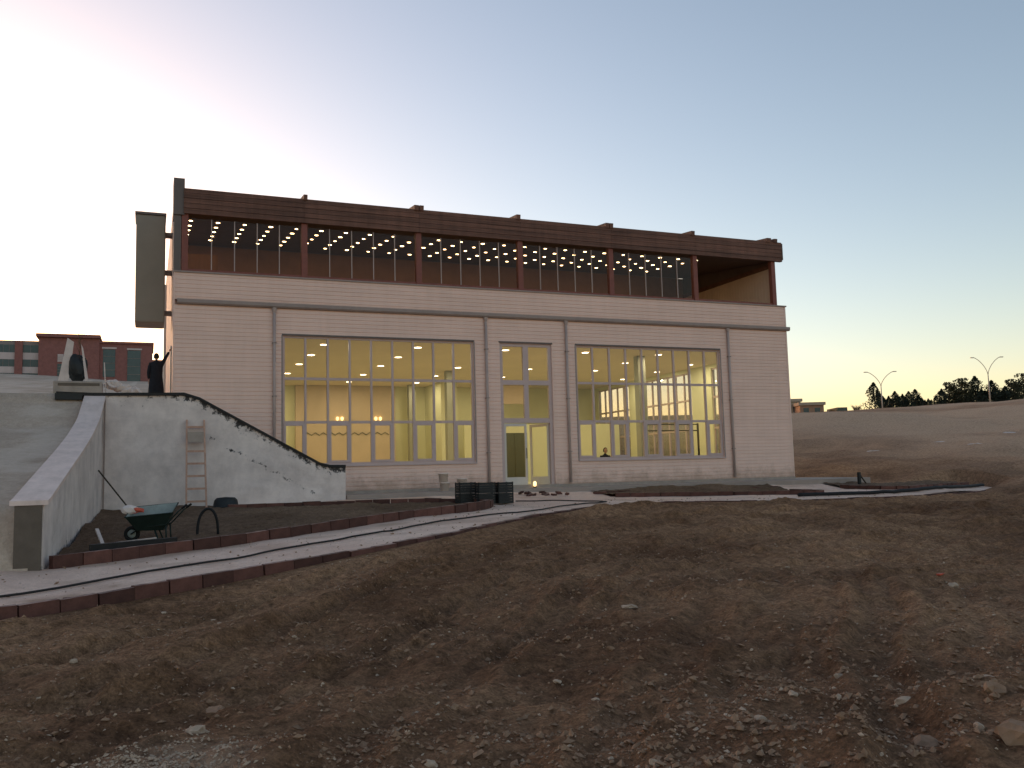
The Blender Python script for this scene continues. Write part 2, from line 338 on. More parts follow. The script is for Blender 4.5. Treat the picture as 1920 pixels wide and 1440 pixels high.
# ------------------------------------------------------------------ ground
LK = [(-19.5, -17.9, -1.16), (-16, -17.5, -1.1), (-13.65, -17.2, -1.05), (-12.55, -16.6, -1.0), (-10.45, -15.7, -.88), (-8.45, -15.15, -.72), (-6.6, -14.0, -.62), (-3.6, -11.0, -.52),
      (-1, -8.9, -.49), (1.9, -8.1, -.47), (6.2, -8.6, -.57), (10.8, -8.3, -.62), (16.8, -6.1, -.66), (19.5, -4.6, -.66)]
BF = [(-13.45, -13.95, -.68), (-11.8, -12.9, -.62), (-10.2, -12.4, -.54), (-7.5, -10.9, -.37), (-4.7, -9.1, -.27), (-3.75, -8.2, -.25), (-3.35, -7.5, -.24)]
BB = [(-3.35, -7.35, -.24), (-3.5, -6.3, -.22), (-4.6, -5.1, -.2), (-6.6, -4.6, -.2), (-10, -5.0, -.2)]
B2 = [(2.6, -3.7, -.30), (4.0, -4.3, -.33), (6.5, -5.1, -.37), (9.0, -5.7, -.41), (9.9, -5.5, -.42), (10.15, -5.0, -.42), (10.0, -3.6, -.4)]
B3 = [(12.6, -3.4, -.32), (12.5, -5.2, -.36), (13.2, -5.9, -.38), (15.5, -5.1, -.38), (19, -3.6, -.4)]
S = TPS([(a, b, c-.02) for a, b, c in LK] + [(a, b, c-.2) for a, b, c in BF[:-1]] + [(a, b, c-.17) for a, b, c in BB[1:]] + [(a, b, c-.13) for a, b, c in B2] + [(a, b, c-.13) for a, b, c in B3] +
        [(-13.2, -2.4, -.36), (-10, -2.4, -.3), (-6.3, -2.4, -.25), (-5, -2.2, -.24), (0, -2.2, -.2), (5, -2.2, -.2), (10, -2.2, -.25), (13, -2.2, -.3), (15.5, -2.4, -.42), (20, -1, -.5),
         (-18, -14.2, -.92), (-14.5, -14.6, -.9), (-12, -8, -.55), (-9, -8, -.45)], .01)
dirt_low = TPS([(a, b-.25, c-d) for (a, b, c), d in zip(LK, [.16, .16, .18, .19, .17, .11, .07, .05, .04, .04, .05, .05, .04, .04])] +
               [(-12, -30, -1.13), (-20, -30, -1.3), (-5, -30, -1.12), (3, -30, -1.05), (12, -28, -1.0), (24, -24, -.9), (-12, -40, -1.2), (12, -42, -1.1), (-28, -22, -1.4),
                (-12, -22.5, -1.27), (-8, -20, -1.14), (-3, -17.5, -.92), (2, -15, -.78), (0, -21, -1.0), (7, -16, -.86), (7, -22, -.95), (14, -14, -.8), (20, -12, -.75), (24, -7, -.7), (27, -16, -.8)], .05)
prof_d = np.array([0, 30, 36, 45, 60, 90, 125, 155, 170, 200, 260, 900]); prof_z = np.array([0, -.25, -.1, .6, 1.9, 4.2, 7.0, 9.35, 9.2, 8.4, 7.8, 7.4])
def lk_y(x): return np.interp(x, [p[0] for p in LK], [p[1] for p in LK])
def G(x, y, detail=True):
    x = np.asarray(x, float); y = np.asarray(y, float)
    cx = np.clip(x, -28, 26); cy = np.clip(y, -44, -3)
    z = dirt_low(cx, cy)
    d = np.hypot(x-CAM.x, y-CAM.y)
    hz = np.interp(d, prof_d, prof_z)
    hz = hz + .35*fbm(x/14, y/14, 3)*sm(40, 80, d) + .16*fbm(x/3.5, y/3.5, 3)*sm(36, 46, d)*sm(150, 110, d)
    wgt = sm(12, 24, x+.25*(y+10))
    # spoil heap beside the building
    heap = 1.5*np.exp(-(((x-38)/9)**2+((y-26)/12)**2))
    z = z*(1-wgt*sm(34, 60, d)) + wgt*(hz+heap*1.0)
    under = (y > lk_y(x)+.05) & (((y < -2) & (x < 20)) | ((y < 20) & (x < 13.4)))
    z = np.where(under, np.minimum(z, S(np.clip(x, -20, 20), np.clip(y, -19, -2))-.14), z)
    if detail:
        near = sm(70, 30, d)
        rel = .10*fbm(x/2.2, y/2.2, 3)+.075*fbm(x/.6+5, y/.6, 4)+.035*np.abs(fbm(x/.17, y/.17, 2))*(.6+.8*sm(-.4, .5, fbm(x/1.7+2, y/1.7, 2)))
        v = np.hypot(x-3, y+33)+.5*fbm(x/5, y/5, 2)              # wheel ruts of vehicles that turned before the path
        rut = np.abs(((v*.62) % 1)-.5)*2
        rel = rel-.075*sm(.62, .9, rut)*sm(-.7, .3, fbm(x/6+4, y/6, 2))+.045*sm(.45, .62, rut)*sm(.85, .7, rut)
        rel = rel+.02*np.sin(v*22+2*fbm(x/.8, y/.8, 2))*sm(0, .5, fbm(x/3+7, y/3, 2))
        rel = rel*(1-sm(.9, .1, np.abs(y-lk_y(x))))
        rel = rel*sm(.6, 3.0, np.hypot(x-CAM.x, y-CAM.y)+2)
        # churned hollow and clods at lower left
        rel = rel+(.14*fbm(x/.45+3, y/.45+8, 4))*np.exp(-(((x+12.1)/1.4)**2+((y+22.6)/1.3)**2))-.16*np.exp(-(((x+12.45)/.55)**2+((y+22.3)/.3)**2))
        z = z+np.where(under, 0, rel*near)
    return z
def axis(a, b, dense, step, grow=1.16):
    lo, hi = dense; c = list(np.arange(lo, hi+1e-6, step)); s = step; x = c[-1]
    while x < b: s *= grow; x += s; c.append(min(x, b))
    s = step; x = c[0]; pre = []
    while x > a: s *= grow; x -= s; pre.append(max(x, a))
    return np.array(pre[::-1]+c)
gx = axis(-350, 700, (-19, 12), .085, 1.07); gy = axis(-70, 700, (-27.6, -7.6), .075, 1.07)
GX, GY = np.meshgrid(gx, gy); GZ = G(GX, GY)
pale = .95*np.exp(-(((GX+11.95)/.5)**2+((GY+24.55)/.62)**2)**2)*(.7+.5*fbm(GX*3, GY*3, 2))
pale += .4*sm(.25, .7, fbm(GX/3.5, GY/2.2, 3))*sm(2, 8, GX)*sm(-12, -16, GY)
pale += 1.0*np.exp(-(((GX-38)/13)**2+((GY-22)/18)**2))+.3*sm(14, 40, GX)+.5*sm(-.2, .5, fbm(GX/9+1, GY/16, 4))*sm(16, 30, GX)+.3*sm(.1, .6, fbm(GX/25+3, GY/25, 3))*sm(30, 60, GX)
grd = grid_obj('ground', gx, gy, GZ, M['dirt'], {'pale': np.clip(pale, 0, 1)}); tag(grd, kind='structure')

def inpoly(x, y, poly):
    c = np.zeros(x.shape, bool); n = len(poly)
    for i in range(n):
        x1, y1 = poly[i][:2]; x2, y2 = poly[(i+1) % n][:2]
        cond = ((y1 > y) != (y2 > y)) & (x < (x2-x1)*(y-y1)/((y2-y1) or 1e-9)+x1); c ^= cond
    return c
# path and yard in front of the building
BED1 = BF+BB[1:]+[(-10, -2.45), (-13.22, -2.45)]; BED2 = B2+[(10, -2.3), (2.4, -2.3)]; BED3 = B3+[(19.9, -2.0), (12.7, -2.3)]
px = np.arange(-20, 20.01, .12); py = np.arange(-18.2, -1.9, .12)
PX, PY = np.meshgrid(px, py); PZ = S(PX, PY)+.018*fbm(PX/.9, PY/.9, 4)+.03*sm(.2, .9, fbm(PX/1.6+9, PY/1.1, 3))*sm(-11, -13.5, PX)
cxm = (px[:-1]+px[1:])/2; cym = (py[:-1]+py[1:])/2; CX, CY = np.meshgrid(cxm, cym)
keep = (CY > lk_y(CX)+.03) & ~((CX < -13.5) & (CY > -13.9)) & ~((CX < -13.3) & (CY > -13)) & ~(inpoly(CX, CY, BED1) & inpoly(CX-.15, CY+.2, BED1) & inpoly(CX+.25, CY-.2, BED1)) & ~(inpoly(CX, CY, BED2) & inpoly(CX, CY-.25, BED2)) & ~(inpoly(CX, CY, BED3) & inpoly(CX, CY-.25, BED3))
pth = grid_obj('path', px, py, PZ, M['pathsand'], {'pale': np.clip(.3*sm(.35, .9, fbm(PX/.9, PY/.6, 4))+.6*sm(.3, .0, PY-lk_y(PX)+.35*fbm(PX/.5, PY/.5, 3))+.3*sm(2.4, 3.4, PY-lk_y(PX)+.4*fbm(PX/.8, PY/.8, 3))*(PX < -3.5), 0, 1)}, keep=keep); tag(pth, kind='structure')

def bed(poly, rise, name='soil_bed'):
    xs = np.arange(min(p[0] for p in poly)-.1, max(p[0] for p in poly)+.1, .1); ys = np.arange(min(p[1] for p in poly)-.1, max(p[1] for p in poly)+.1, .1)
    X, Y = np.meshgrid(xs, ys); Z = S(X, Y)+rise+.05*fbm(X/.8, Y/.8, 4)+.02*fbm(X/.2, Y/.2, 2)
    cx, cy = np.meshgrid((xs[:-1]+xs[1:])/2, (ys[:-1]+ys[1:])/2)
    o = grid_obj(name, xs, ys, Z, M['bedsoil'], {'pale': 0*X}, keep=inpoly(cx, cy, poly)); return tag(o, kind='structure')
bed(BED1, .06)
bed(BED2, .06)
bed(BED3, .08)

# kerbs
kstone = MB().box(-.243, .243, -.065, .065, -.3, 0).mesh('kerb_stone', M['kerb'])
def kerb(pts, label, name='kerb', step=.5):
    P = np.array(pts, float); seg = np.r_[0, np.cumsum(np.linalg.norm(np.diff(P[:, :2], axis=0), axis=1))]
    # smooth the corners
    t = np.linspace(0, seg[-1], 400); Q = np.c_[[np.interp(t, seg, P[:, k]) for k in range(3)]].T
    ker = np.hanning(23); ker /= ker.sum(); Qp = np.pad(Q, ((11, 11), (0, 0)), 'reflect', reflect_type='odd')
    Q = np.c_[[np.convolve(Qp[:, k], ker, 'valid') for k in range(3)]].T
    s2 = np.r_[0, np.cumsum(np.linalg.norm(np.diff(Q[:, :2], axis=0), axis=1))]
    n = int(round(s2[-1]/step)); st = np.linspace(0, s2[-1], n+1)
    K = np.c_[[np.interp(st, s2, Q[:, k]) for k in range(3)]].T
    e = empty(name, K[0]); tag(e, label, 'kerb')
    for a, b in zip(K[:-1], K[1:]):
        d = b-a; L_ = np.linalg.norm(d[:2]); c = (a+b)/2-K[0]
        link('kerb_stone', kstone, e, (c[0]+random.gauss(0, .006), c[1]+random.gauss(0, .006), c[2]+random.gauss(0, .007)),
             (0, -math.atan2(d[2], L_)+random.gauss(0, .008), math.atan2(d[1], d[0])+random.gauss(0, .008)), (L_/.5*.995, 1, 1))
    return e
kerb(LK, 'long dark red kerb edging the near side of the pale path')
kerb(BF, 'red kerb between the wheelbarrow bed and the pale path')
kerb(BB[::-1], 'red kerb at the back of the wheelbarrow bed, below the white flank wall')
kerb(B2, 'red kerb with rounded end round the soil bed right of the entrance')
kerb(B3, 'pale red kerb with sharp corner at the far right of the yard')
kerb([(10, -2.9, -.3), (5, -2.75, -.27), (2.2, -2.9, -.25)], 'thin red kerb behind the soil bed along the right window')

# apron slab round the building
M['apron'] = mat('apron_concrete', (.36, .29, .25), .85, .1, 1.5, .2, 30)
ap = MB().prism([(-6.2, -2.25), (15.2, -2.25), (16.2, 3.0), (13.28, 3.0), (13.28, .3), (-6.2, .3)], 'z', -.5, -.1).build('apron_slab', M['apron'], bevel=.015); tag(ap, kind='structure')

# raised ground on the left (plateau and embankment)
WB = [(-16.2, .0), (-14.0, .16), (-12.6, .42), (-10.6, .78), (-8.6, 1.14), (-6.4, 1.58), (-4.2, 2.12), (-2.3, 2.95)]   # (y, z) of the wing wall's coping
def wbx(y): return np.interp(y, [-14, -2.4], [-13.55, -13.22])
def HI(x, y):
    x = np.asarray(x, float); y = np.asarray(y, float)
    emb = np.interp(y, [-19, -14.35, -13.95, -13.4]+[p[0] for p in WB[2:]], [-2.4, -1.3, -.45, .15]+[p[1]-.1 for p in WB[2:]])
    emb = emb+.03*fbm(x/1.5, y/1.5, 3)*sm(-13.6, -15, x)
    pl = 3.05+np.clip(y-14, 0, 136)*.121+np.clip(y-150, 0, 1e4)*.02+.02*fbm(x/1.2, y/1.2, 3)*sm(-13.5, -15, x)
    left = np.clip(-16-x, 0, 30)*.05*sm(-14, -2, y)
    z = np.where(y < -2.3, emb, np.maximum(pl, 3.0))+left+.25*fbm(x/20, y/20, 3)*sm(-18, -30, x)*sm(-14, -6, y)
    return z-np.clip(x-0, 0, 100)*.25*sm(17, 24, y)
hx = axis(-350, -13.75, (-22, -13.75), .2, 1.12); hx = hx[hx <= -13.74]; hy = axis(-17.2, 600, (-17.2, 4), .2, 1.1)
HX, HY = np.meshgrid(hx, hy)
tag(grid_obj('embankment', hx, hy, HI(HX, HY), M['slopefill'], {'pale': .5*sm(.1, .6, fbm(HX/2, HY/2, 3))}), kind='structure')
hx2 = np.linspace(-13.76, -11.32, 14); hy2 = np.linspace(-2.25, 18.6, 90); HX, HY = np.meshgrid(hx2, hy2)
tag(grid_obj('plateau', hx2, hy2, HI(HX, HY), M['slopefill'], {'pale': 0*HX}), kind='structure')
hx3 = axis(-13.78, 12, (-13.78, -8), .5, 1.2); hy3 = axis(18.5, 600, (18.5, 26), .5, 1.15); hy3 = np.maximum(hy3, 18.6); HX, HY = np.meshgrid(hx3, hy3)
tag(grid_obj('rear_bank', hx3, np.unique(hy3), HI(*np.meshgrid(hx3, np.unique(hy3))), M['slopefill'], {'pale': 0*HI(*np.meshgrid(hx3, np.unique(hy3)))}), kind='structure')

# ------------------------------------------------------------------ main building
bld = empty('pavilion_building', (0, 0, 0))
tag(bld, 'two-storey beige sided building with lit windows and brown timber top terrace', 'building')
XL, XR = -11.3, 13.25; ZP = 7.3; PIT = .14
def siding(x0, x1, z0, z1, name='siding_panel', yb=.24):
    prof = [(yb, z0)]; z = z0; k0 = math.floor(z0/PIT+1e-6); zz = k0*PIT
    pts = [(0.0, z0)]
    while zz < z1-1e-6:
        for dz, y in ((.0, .008), (.014, .008), (.022, -.010), (.132, -.014), (.139, .008)):
            q = zz+dz
            if z0 < q < z1: pts.append((y, q))
        zz += PIT
    pts.append((0, z1)); prof = [(yb, z0)]+pts+[(yb, z1)]
    m = MB(); n = len(prof)
    vs = [(x0, y, z) for y, z in prof]+[(x1, y, z) for y, z in prof]
    fs = [(k, k+1, n+k+1, n+k) for k in range(n-1)]+[(n-1, 0, n, 2*n-1)]
    # end caps as strips from the front profile to the back plane
    for s in (0, n):
        base = len(vs); vs += [(vs[s+k][0], yb, prof[k][1]) for k in range(n)]
        fs += [(s+k, s+k+1, base+k+1, base+k) for k in range(1, n-2)]
    m.add(vs, fs); return m.build(name, M['siding'], bld)
ZW0, ZW1 = .88, 5.28
zu = 6.2
siding(XL, -7.85, 0, zu); siding(-7.85, -1.03, 0, ZW0); siding(-7.85, -1.03, ZW1, zu); siding(-1.03, 0, 0, zu); siding(0, 2.12, ZW1, zu)
siding(2.12, 3.15, 0, zu); siding(3.15, 9.77, 0, ZW0); siding(3.15, 9.77, ZW1, zu); siding(9.77, XR, 0, zu); siding(XL, XR, 6.36, ZP-.05, 'parapet_siding')
MB().box(XL-.02, XR+.06, -.05, .26, ZP-.05, ZP).build('parapet_cap', M['trim'], bld)
MB().prism([(-.13, 6.36), (-.13, 6.25), (-.09, 6.2), (.02, 6.2), (.02, 6.36)], 'x', XL+.1, XR+.12).build('gutter', M['trim'], bld)
MB().box(XL, XR+.03, -.035, .24, -.12, 0).build('plinth', M['concrete'], bld)
MB().box(XL, XL+.03, -.022, .2, 0, ZP-.05).build('corner_trim', M['siding'], bld)
MB().box(XR-.06, XR+.012, -.022, .2, 0.001, ZP-.05).build('corner_trim', M['siding'], bld)
for x in (-8.14, -.55, 2.73, 10.18):
    dp = MB().tube([(x, -.075, .05), (x, -.075, 6.2)], .05, 10).build('downpipe', M['pipe'], bld, True)
    MB().lathe([(.05, 0), (.085, .12), (.09, .16)], (x, -.075, 6.03), 10).build('hopper', M['pipe'], dp, True)
    for z in (1.2, 3.2, 5.0): MB().box(x-.07, x+.07, -.135, -.018, z, z+.03).build('bracket', M['trim'], dp)

pane_cache = {}
def pane(parent, x0, x1, z0, z1, y, m='glass', name='pane', along='x'):
    key = (round(x1-x0, 3), round(z1-z0, 3), m, along)
    if key not in pane_cache:
        a, b = (x1-x0)/2, (z1-z0)/2
        pane_cache[key] = (MB().box(-a, a, -.003, .003, -b, b) if along == 'x' else MB().box(-.003, .003, -a, a, -b, b)).mesh('pane', M[m])
    loc = ((x0+x1)/2, y, (z0+z1)/2) if along == 'x' else (y, (x0+x1)/2, (z0+z1)/2)
    return link(name, pane_cache[key], parent, loc)
def big_window(x0, x1, ncol):
    f = MB(); y0, y1 = .06, .16
    f.box(x0, x0+.07, y0, y1, ZW0, ZW1); f.box(x1-.07, x1, y0, y1, ZW0, ZW1)
    f.box(x0+.07, x1-.07, y0, y1, ZW0, ZW0+.09); f.box(x0+.07, x1-.07, y0, y1, ZW1-.07, ZW1)
    wdw = f.build('window', M['frame'], bld)
    cw = (x1-x0)/ncol; rows = [ZW0+.09, 2.35, 3.83, ZW1-.07]
    for k in range(1, ncol): MB().box(x0+k*cw-.034, x0+k*cw+.034, y0-.012, y1-.01, ZW0+.09, ZW1-.07).build('mullion', M['frame'], wdw)
    for z in rows[1:3]:
        MB().box(x0+.07, x1-.07, y0+.006, y1-.02, z-.045, z+.045).build('transom', M['frame'], wdw)
    MB().box(x0-.03, x1+.03, -.075, .14, ZW0-.05, ZW0-.002).build('sill', M['frame'], wdw)
    MB().box(x0-.03, x1+.03, -.03, .14, ZW1+.001, ZW1+.06).build('lintel_trim', M['darkgrey'], wdw)
    MB().box(x0-.05, x0-.001, -.022, .14, ZW0, ZW1).build('jamb_trim', M['trim'], wdw); MB().box(x1+.001, x1+.05, -.022, .14, ZW0, ZW1).build('jamb_trim', M['trim'], wdw)
    for k in range(ncol):
        for r in range(3):
            a, b = x0+k*cw+.034, x0+(k+1)*cw-.034; c, d = rows[r]+(.045 if r else 0), rows[r+1]-(.045 if r < 2 else 0)
            if r == 0 and k % 2 == 0:
                s = MB(); t = .075
                s.box(a, a+t, y0-.02, y1-.03, c, d); s.box(b-t, b, y0-.02, y1-.03, c, d); s.box(a+t, b-t, y0-.02, y1-.03, c, c+t); s.box(a+t, b-t, y0-.02, y1-.03, d-t, d)
                s.build('sash', M['frame'], wdw); a, b, c, d = a+t, b-t, c+t, d-t
            pane(wdw, a, b, c, d, .1)
    return wdw
big_window(-7.85, -1.03, 9); big_window(3.15, 9.77, 9)
# entrance: two glazed rows over a pair of doors
f = MB(); f.box(0, .13, .05, .17, 0, ZW1); f.box(1.99, 2.12, .05, .17, 0, ZW1); f.box(.13, 1.99, .05, .17, ZW1-.12, ZW1); f.box(.13, 1.99, .05, .17, 3.72, 3.9); f.box(.13, 1.99, .05, .17, 2.3, 2.48)
ent = f.build('entrance_frame', M['frame'], bld)
MB().box(.97, 1.15, .045, .16, 2.48, 3.72).build('mullion', M['frame'], ent); MB().box(.95, 1.17, .045, .16, 3.9, 5.16).build('mullion', M['frame'], ent)
MB().box(-.03, 2.15, -.03, .14, ZW1+.001, ZW1+.06).build('lintel_trim', M['darkgrey'], ent)
for a, b, c, d in ((.13, .97, 2.48, 3.72), (1.15, 1.99, 2.48, 3.72), (.13, .95, 3.9, 5.16), (1.17, 1.99, 3.9, 5.16)): pane(ent, a, b, c, d, .11)
def door_leaf(x0, w_, mir):
    t = .075; e = MB()
    e.box(0, t, -.03, .03, .02, 2.28); e.box(w_-t, w_, -.03, .03, .02, 2.28); e.box(t, w_-t, -.03, .03, .02, .3); e.box(t, w_-t, -.03, .03, 2.18, 2.28)
    d = e.build('door', M['doorframe'], bld); d.location = (x0, .1, 0)
    pane(d, t, w_-t, .3, 2.18, 0); hx_ = t/2 if mir else w_-t/2
    MB().tube([(hx_, -.03, 1.0), (hx_, -.08, 1.0), (hx_, -.08, 1.35), (hx_, -.03, 1.35)], .012, 6).build('handle', M['black'], d)
    return d
door_leaf(.135, .9, False)
dl = door_leaf(1.985, .9, True); dl.rotation_euler = (0, 0, R(180-62)); dl.location = (1.97, .14, 0)
MB().box(0.0, 2.12, -.3, .24, -.119, .015).build('threshold', M['concrete'], bld)

# hall interior
MB().box(XL+.22, XR-.22, .241, 17.6, -.12, .012).build('floor', M['hallfloor'], bld)
MB().box(XL+.22, XR-.22, .241, 17.6, 5.4, 5.5).build('ceiling', M['hallceil'], bld)
MB().box(XL+.22, XR-.22, 17.6, 17.8, -.12, 7.2).build('rear_wall', M['hallwall'], bld)
MB().box(XL+.02, XL+.22, .241, 17.8, -.3, 10.35).build('side_wall', M['siding'], bld)
MB().box(XL+.221, XL+.25, .26, 17.6, .013, 5.39).build('wall_lining', M['hallwall'], bld)
m = MB(); m.box(XL+.25, -7.86, .242, .262, .013, 5.39); m.box(9.78, XR-.22, .242, .262, .013, 5.39); m.box(-1.02, -.01, .242, .262, .013, 5.39); m.box(2.13, 3.14, .242, .262, .013, 5.39)
m.build('front_lining', M['hallwall'], bld)
MB().box(-4.8, .6, 17.3, 17.59, 0.013, 5.39).build('tan_wall_panel', M['halltan'], bld)
fz = empty  # wave frieze on the tan wall
m = MB()
for k in range(22):
    x = -4.4+k*.21; m.bar((x, 17.28, 2.72+.14*(k % 2)), (x+.21, 17.28, 2.86-.14*(k % 2)), .05, .03)
m.build('wall_frieze', M['darkgreen'], bld)
for x, y in ((1.3, 9.9), (7.85, 3.2), (-6.9, 14.0), (1.3, 16.5), (7.9, 9.9)):
    MB().box(x-.18, x+.18, y-.18, y+.18, .013, 5.39).build('column', M['hallcol'], bld)
MB().box(-7.5, -6.3, 13.0, 13.25, .013, 5.39).build('partition', M['hallwall'], bld)
MB().box(2.4, 3.3, 14.6, 17.58, .013, 5.39).build('partition', M['hallwall'], bld)
MB().box(3.6, 13.0, 14.4, 14.6, .013, 3.1).build('partition', M['hallwall'], bld)
MB().box(4.0, 7.0, 14.2, 14.39, 4.2, 5.39).build('bulkhead', M['halltan'], bld)
# right side wall with three windows looking onto the hillside
sw = MB(); ws = [(1.2, 5.3), (7.0, 11.6), (13.2, 16.9)]; ed = [.24]
for a, b in ws: ed += [a, b]
ed.append(17.8)
for a, b in zip(ed[0::2], ed[1::2]): sw.box(XR-.22, XR, a, b, -.3, 7.25)
for a, b in ws: sw.box(XR-.22, XR, a, b, -.3, ZW0); sw.box(XR-.22, XR, a, b, 5.22, 7.25)
sw.build('side_wall', M['hallwall'], bld)
for a, b in ws:
    n = round((b-a)/.76); cw = (b-a)/n
    m = MB(); m.box(XR-.16, XR-.06, a, b, ZW0, ZW0+.08); m.box(XR-.16, XR-.06, a, b, 5.15, 5.22)
    wd = m.build('window', M['frame'], bld)
    for k in range(n+1): MB().box(XR-.155, XR-.065, a+k*cw-.033, a+k*cw+.033, ZW0+.08, 5.15).build('mullion', M['frame'], wd)
    for z in (2.35, 3.83): MB().box(XR-.15, XR-.07, a, b, z-.045, z+.045).build('transom', M['frame'], wd)
    for k in range(n):
        for c, d in ((ZW0+.08, 2.305), (2.395, 3.785), (3.875, 5.15)): pane(wd, a+k*cw+.033, a+(k+1)*cw-.033, c, d, XR-.11, along='y')
MB().box(XL+.22, XR, .241, 17.8, 6.9, 7.0).build('terrace_floor', M['concrete'], bld)

# terrace
COLS = [-10.98, -7.12, -3.04, .95, 4.85, 8.79, 12.76]; sl_ = math.tan(R(5.975))
for x in COLS: MB().box(x-.1, x+.1, -.0, .2, ZP, 9.22).build('terrace_column', M['redsteel'], bld)
for a, b in zip(COLS[:-1], COLS[1:]):
    MB().box(a+.1, b-.1, .04, .16, ZP, ZP+.09).build('terrace_rail', M['redsteel'], bld)
    if b < 12:
        n = 5; cw = (b-a-.2)/n
        for k in range(n):
            p = pane(bld, a+.1+k*cw+.012, a+.1+(k+1)*cw-.012, ZP+.1, 9.1, .09+.02*(k % 2), 'tglass', 'terrace_glass_pane')
            if k: MB().box(a+.1+k*cw-.014, a+.1+k*cw+.014, .07, .13, ZP+.09, 9.1).build('glazing_profile', M['pipe'], bld)
fb = [9.2, 9.38, 9.55, 9.72, 9.89, 10.05]
for a, b in zip(COLS[:-1], COLS[1:]):
    a2 = a if a > -10.9 else -11.03; b2 = b if b < 12.5 else 13.18
    for k in range(5):
        j = [.0, .012, .004, .015, .006][k]
        MB().box(a2+.003, b2-.003, -.10-j, -.03, fb[k]+.006, fb[k+1]-.006).build('fascia_board', M['fascia'], bld)
MB().box(-11.03, 13.18, -.03, .05, 9.21, 10.04).build('fascia_backing', M['fascia'], bld)
MB().box(13.18, 13.22, -.12, .3, 9.28, 10.0).build('fascia_end', M['darkgrey'], bld)
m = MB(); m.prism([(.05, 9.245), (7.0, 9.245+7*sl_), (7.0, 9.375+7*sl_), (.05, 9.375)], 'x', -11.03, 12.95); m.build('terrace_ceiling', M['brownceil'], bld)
MB().prism([(.05, 9.38), (7.0, 9.38+7*sl_), (17.8, 9.38+7*sl_), (17.8, 9.5+7*sl_), (7.0, 9.5+7*sl_), (.05, 9.5)], 'x', -11.03, 12.95).build('roof', M['darkgrey'], bld)
MB().box(-11.05, 12.95, 7.0, 7.2, 7.0, 9.95).build('terrace_rear_wall', M['brownroom'], bld)
MB().box(12.84, 12.95, .21, 7.0, 7.0, 8.98).build('terrace_end_wall', M['endwall'], bld)
m = MB()
for k in range(34): m.box(12.825, 12.84, .3+k*.2, .32+k*.2, 7.3, 8.97)
m.build('end_wall_battens', M['endwall'], bld)
MB().box(12.78, 12.96, .2, 7.0, 8.98, 9.16).build('end_beam', M['fascia'], bld)
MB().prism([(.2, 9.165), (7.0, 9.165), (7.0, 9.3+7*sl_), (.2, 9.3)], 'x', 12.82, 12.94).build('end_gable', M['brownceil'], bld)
MB().box(-10.8, -9.75, 3.0, 3.1, 7.0, 8.62).build('timber_screen', M['timber'], bld)
MB().box(XL-.04, XL+.3, -.06, .9, 9.16, 10.38).build('end_post', M['darkgrey'], bld)
MB().box(XL-.02, XL+.2, .0, .24, ZP+.001, 9.159).build('end_post', M['darkgrey'], bld)
MB().box(-11.08, -10.985+.0, .02, .22, ZP+.001, 9.09).build('corner_post', M['frame'], bld)
for i, x in enumerate([-7.1, -3.05, .85, 4.75, 8.65, 12.5]):
    ww = [.13, .38, .16, .36, .16, .2][i]
    r = MB()
    if i in (1, 3): r.bar((x-ww/4, -.16, 10.09), (x-ww/4, 7, 10.09+7.16*sl_), ww/2-.03, .19); r.bar((x+ww/4, -.16, 10.09), (x+ww/4, 7, 10.09+7.16*sl_), ww/2-.03, .19)
    else: r.bar((x, -.16, 10.09), (x, 7, 10.09+7.16*sl_), ww, .19)
    r.build('rafter', M['fascia'], bld)
r = MB(); r.bar((12.85, -.16, 10.09), (12.85, 7, 10.09+7.16*sl_), .16, .17); r.build('rafter', M['fascia'], bld)
# projecting grey box on the left side wall
gb = MB().box(-12.5, -11.52, 3.2, 4.6, 6.1, 10.0).build('side_canopy_box', M['panelgrey'], bld, bevel=.05)
MB().box(-12.54, -11.5, 3.15, 4.65, 10.0, 10.08).build('cap', M['darkgrey'], gb)
for z in (6.5, 8.0, 9.4): MB().box(-11.52, -11.28, 3.7, 4.1, z, z+.12).build('bracket', M['trim'], gb)
MB().tube([(-11.42, 8.6, 3.1), (-11.42, 8.6, 8.6)], .05, 8).build('downpipe', M['doorframe'], bld)
m = MB(); m.box(-11.33, -11.285, 2.6, 3.6, 3.1, 5.2); m.build('side_door', M['doorframe'], bld)

# ------------------------------------------------------------------ lamps
disc = MB().lathe([(0, -.004), (.15, -.004), (.15, .004)], n=16).mesh('diffuser', M['lamp'])
rim = MB().lathe([(.15, .004), (.152, -.012), (.175, -.012), (.18, .012)], n=16).mesh('rim', M['white'])
al = bpy.data.lights.new('hall_lamp', 'AREA'); al.shape = 'DISK'; al.size = .3; al.energy = 9.5; al.color = (1, .87, .58)
for x in (-9.6, -6.0, -2.4, 1.25, 4.85, 8.4, 11.95):
    for y in (2.5, 5.4, 8.4, 11.9, 15.2):
        if x > 8 and y > 15 or (x < -9): continue
        e = empty('ceiling_light', (x, y, 5.385)); tag(e, 'round white ceiling light glowing in the ground-floor hall', 'ceiling light', 'round ceiling lights of the hall')
        link('diffuser', disc, e); link('rim', rim, e)
        lo = bpy.data.objects.new('hall_lamp', al); col.objects.link(lo); lo.parent = e; lo.location = (0, 0, -.03)
d2 = MB().lathe([(0, -.003), (.066, -.003), (.066, .01)], n=12).mesh('terrace_spot', M['lamp2'])
for i in range(24):
    for j in range(5):
        x = -10.75+i*.893; y = 1.4+j*1.02
        o = link('terrace_spotlight', d2, None, (x, y, 9.232+y*sl_), (R(5.975), 0, 0), (random.uniform(.8, 1.1),)*3)
        tag(o, 'small warm spotlight in the dark sloping terrace ceiling', 'spotlight', 'spotlights in the terrace ceiling')
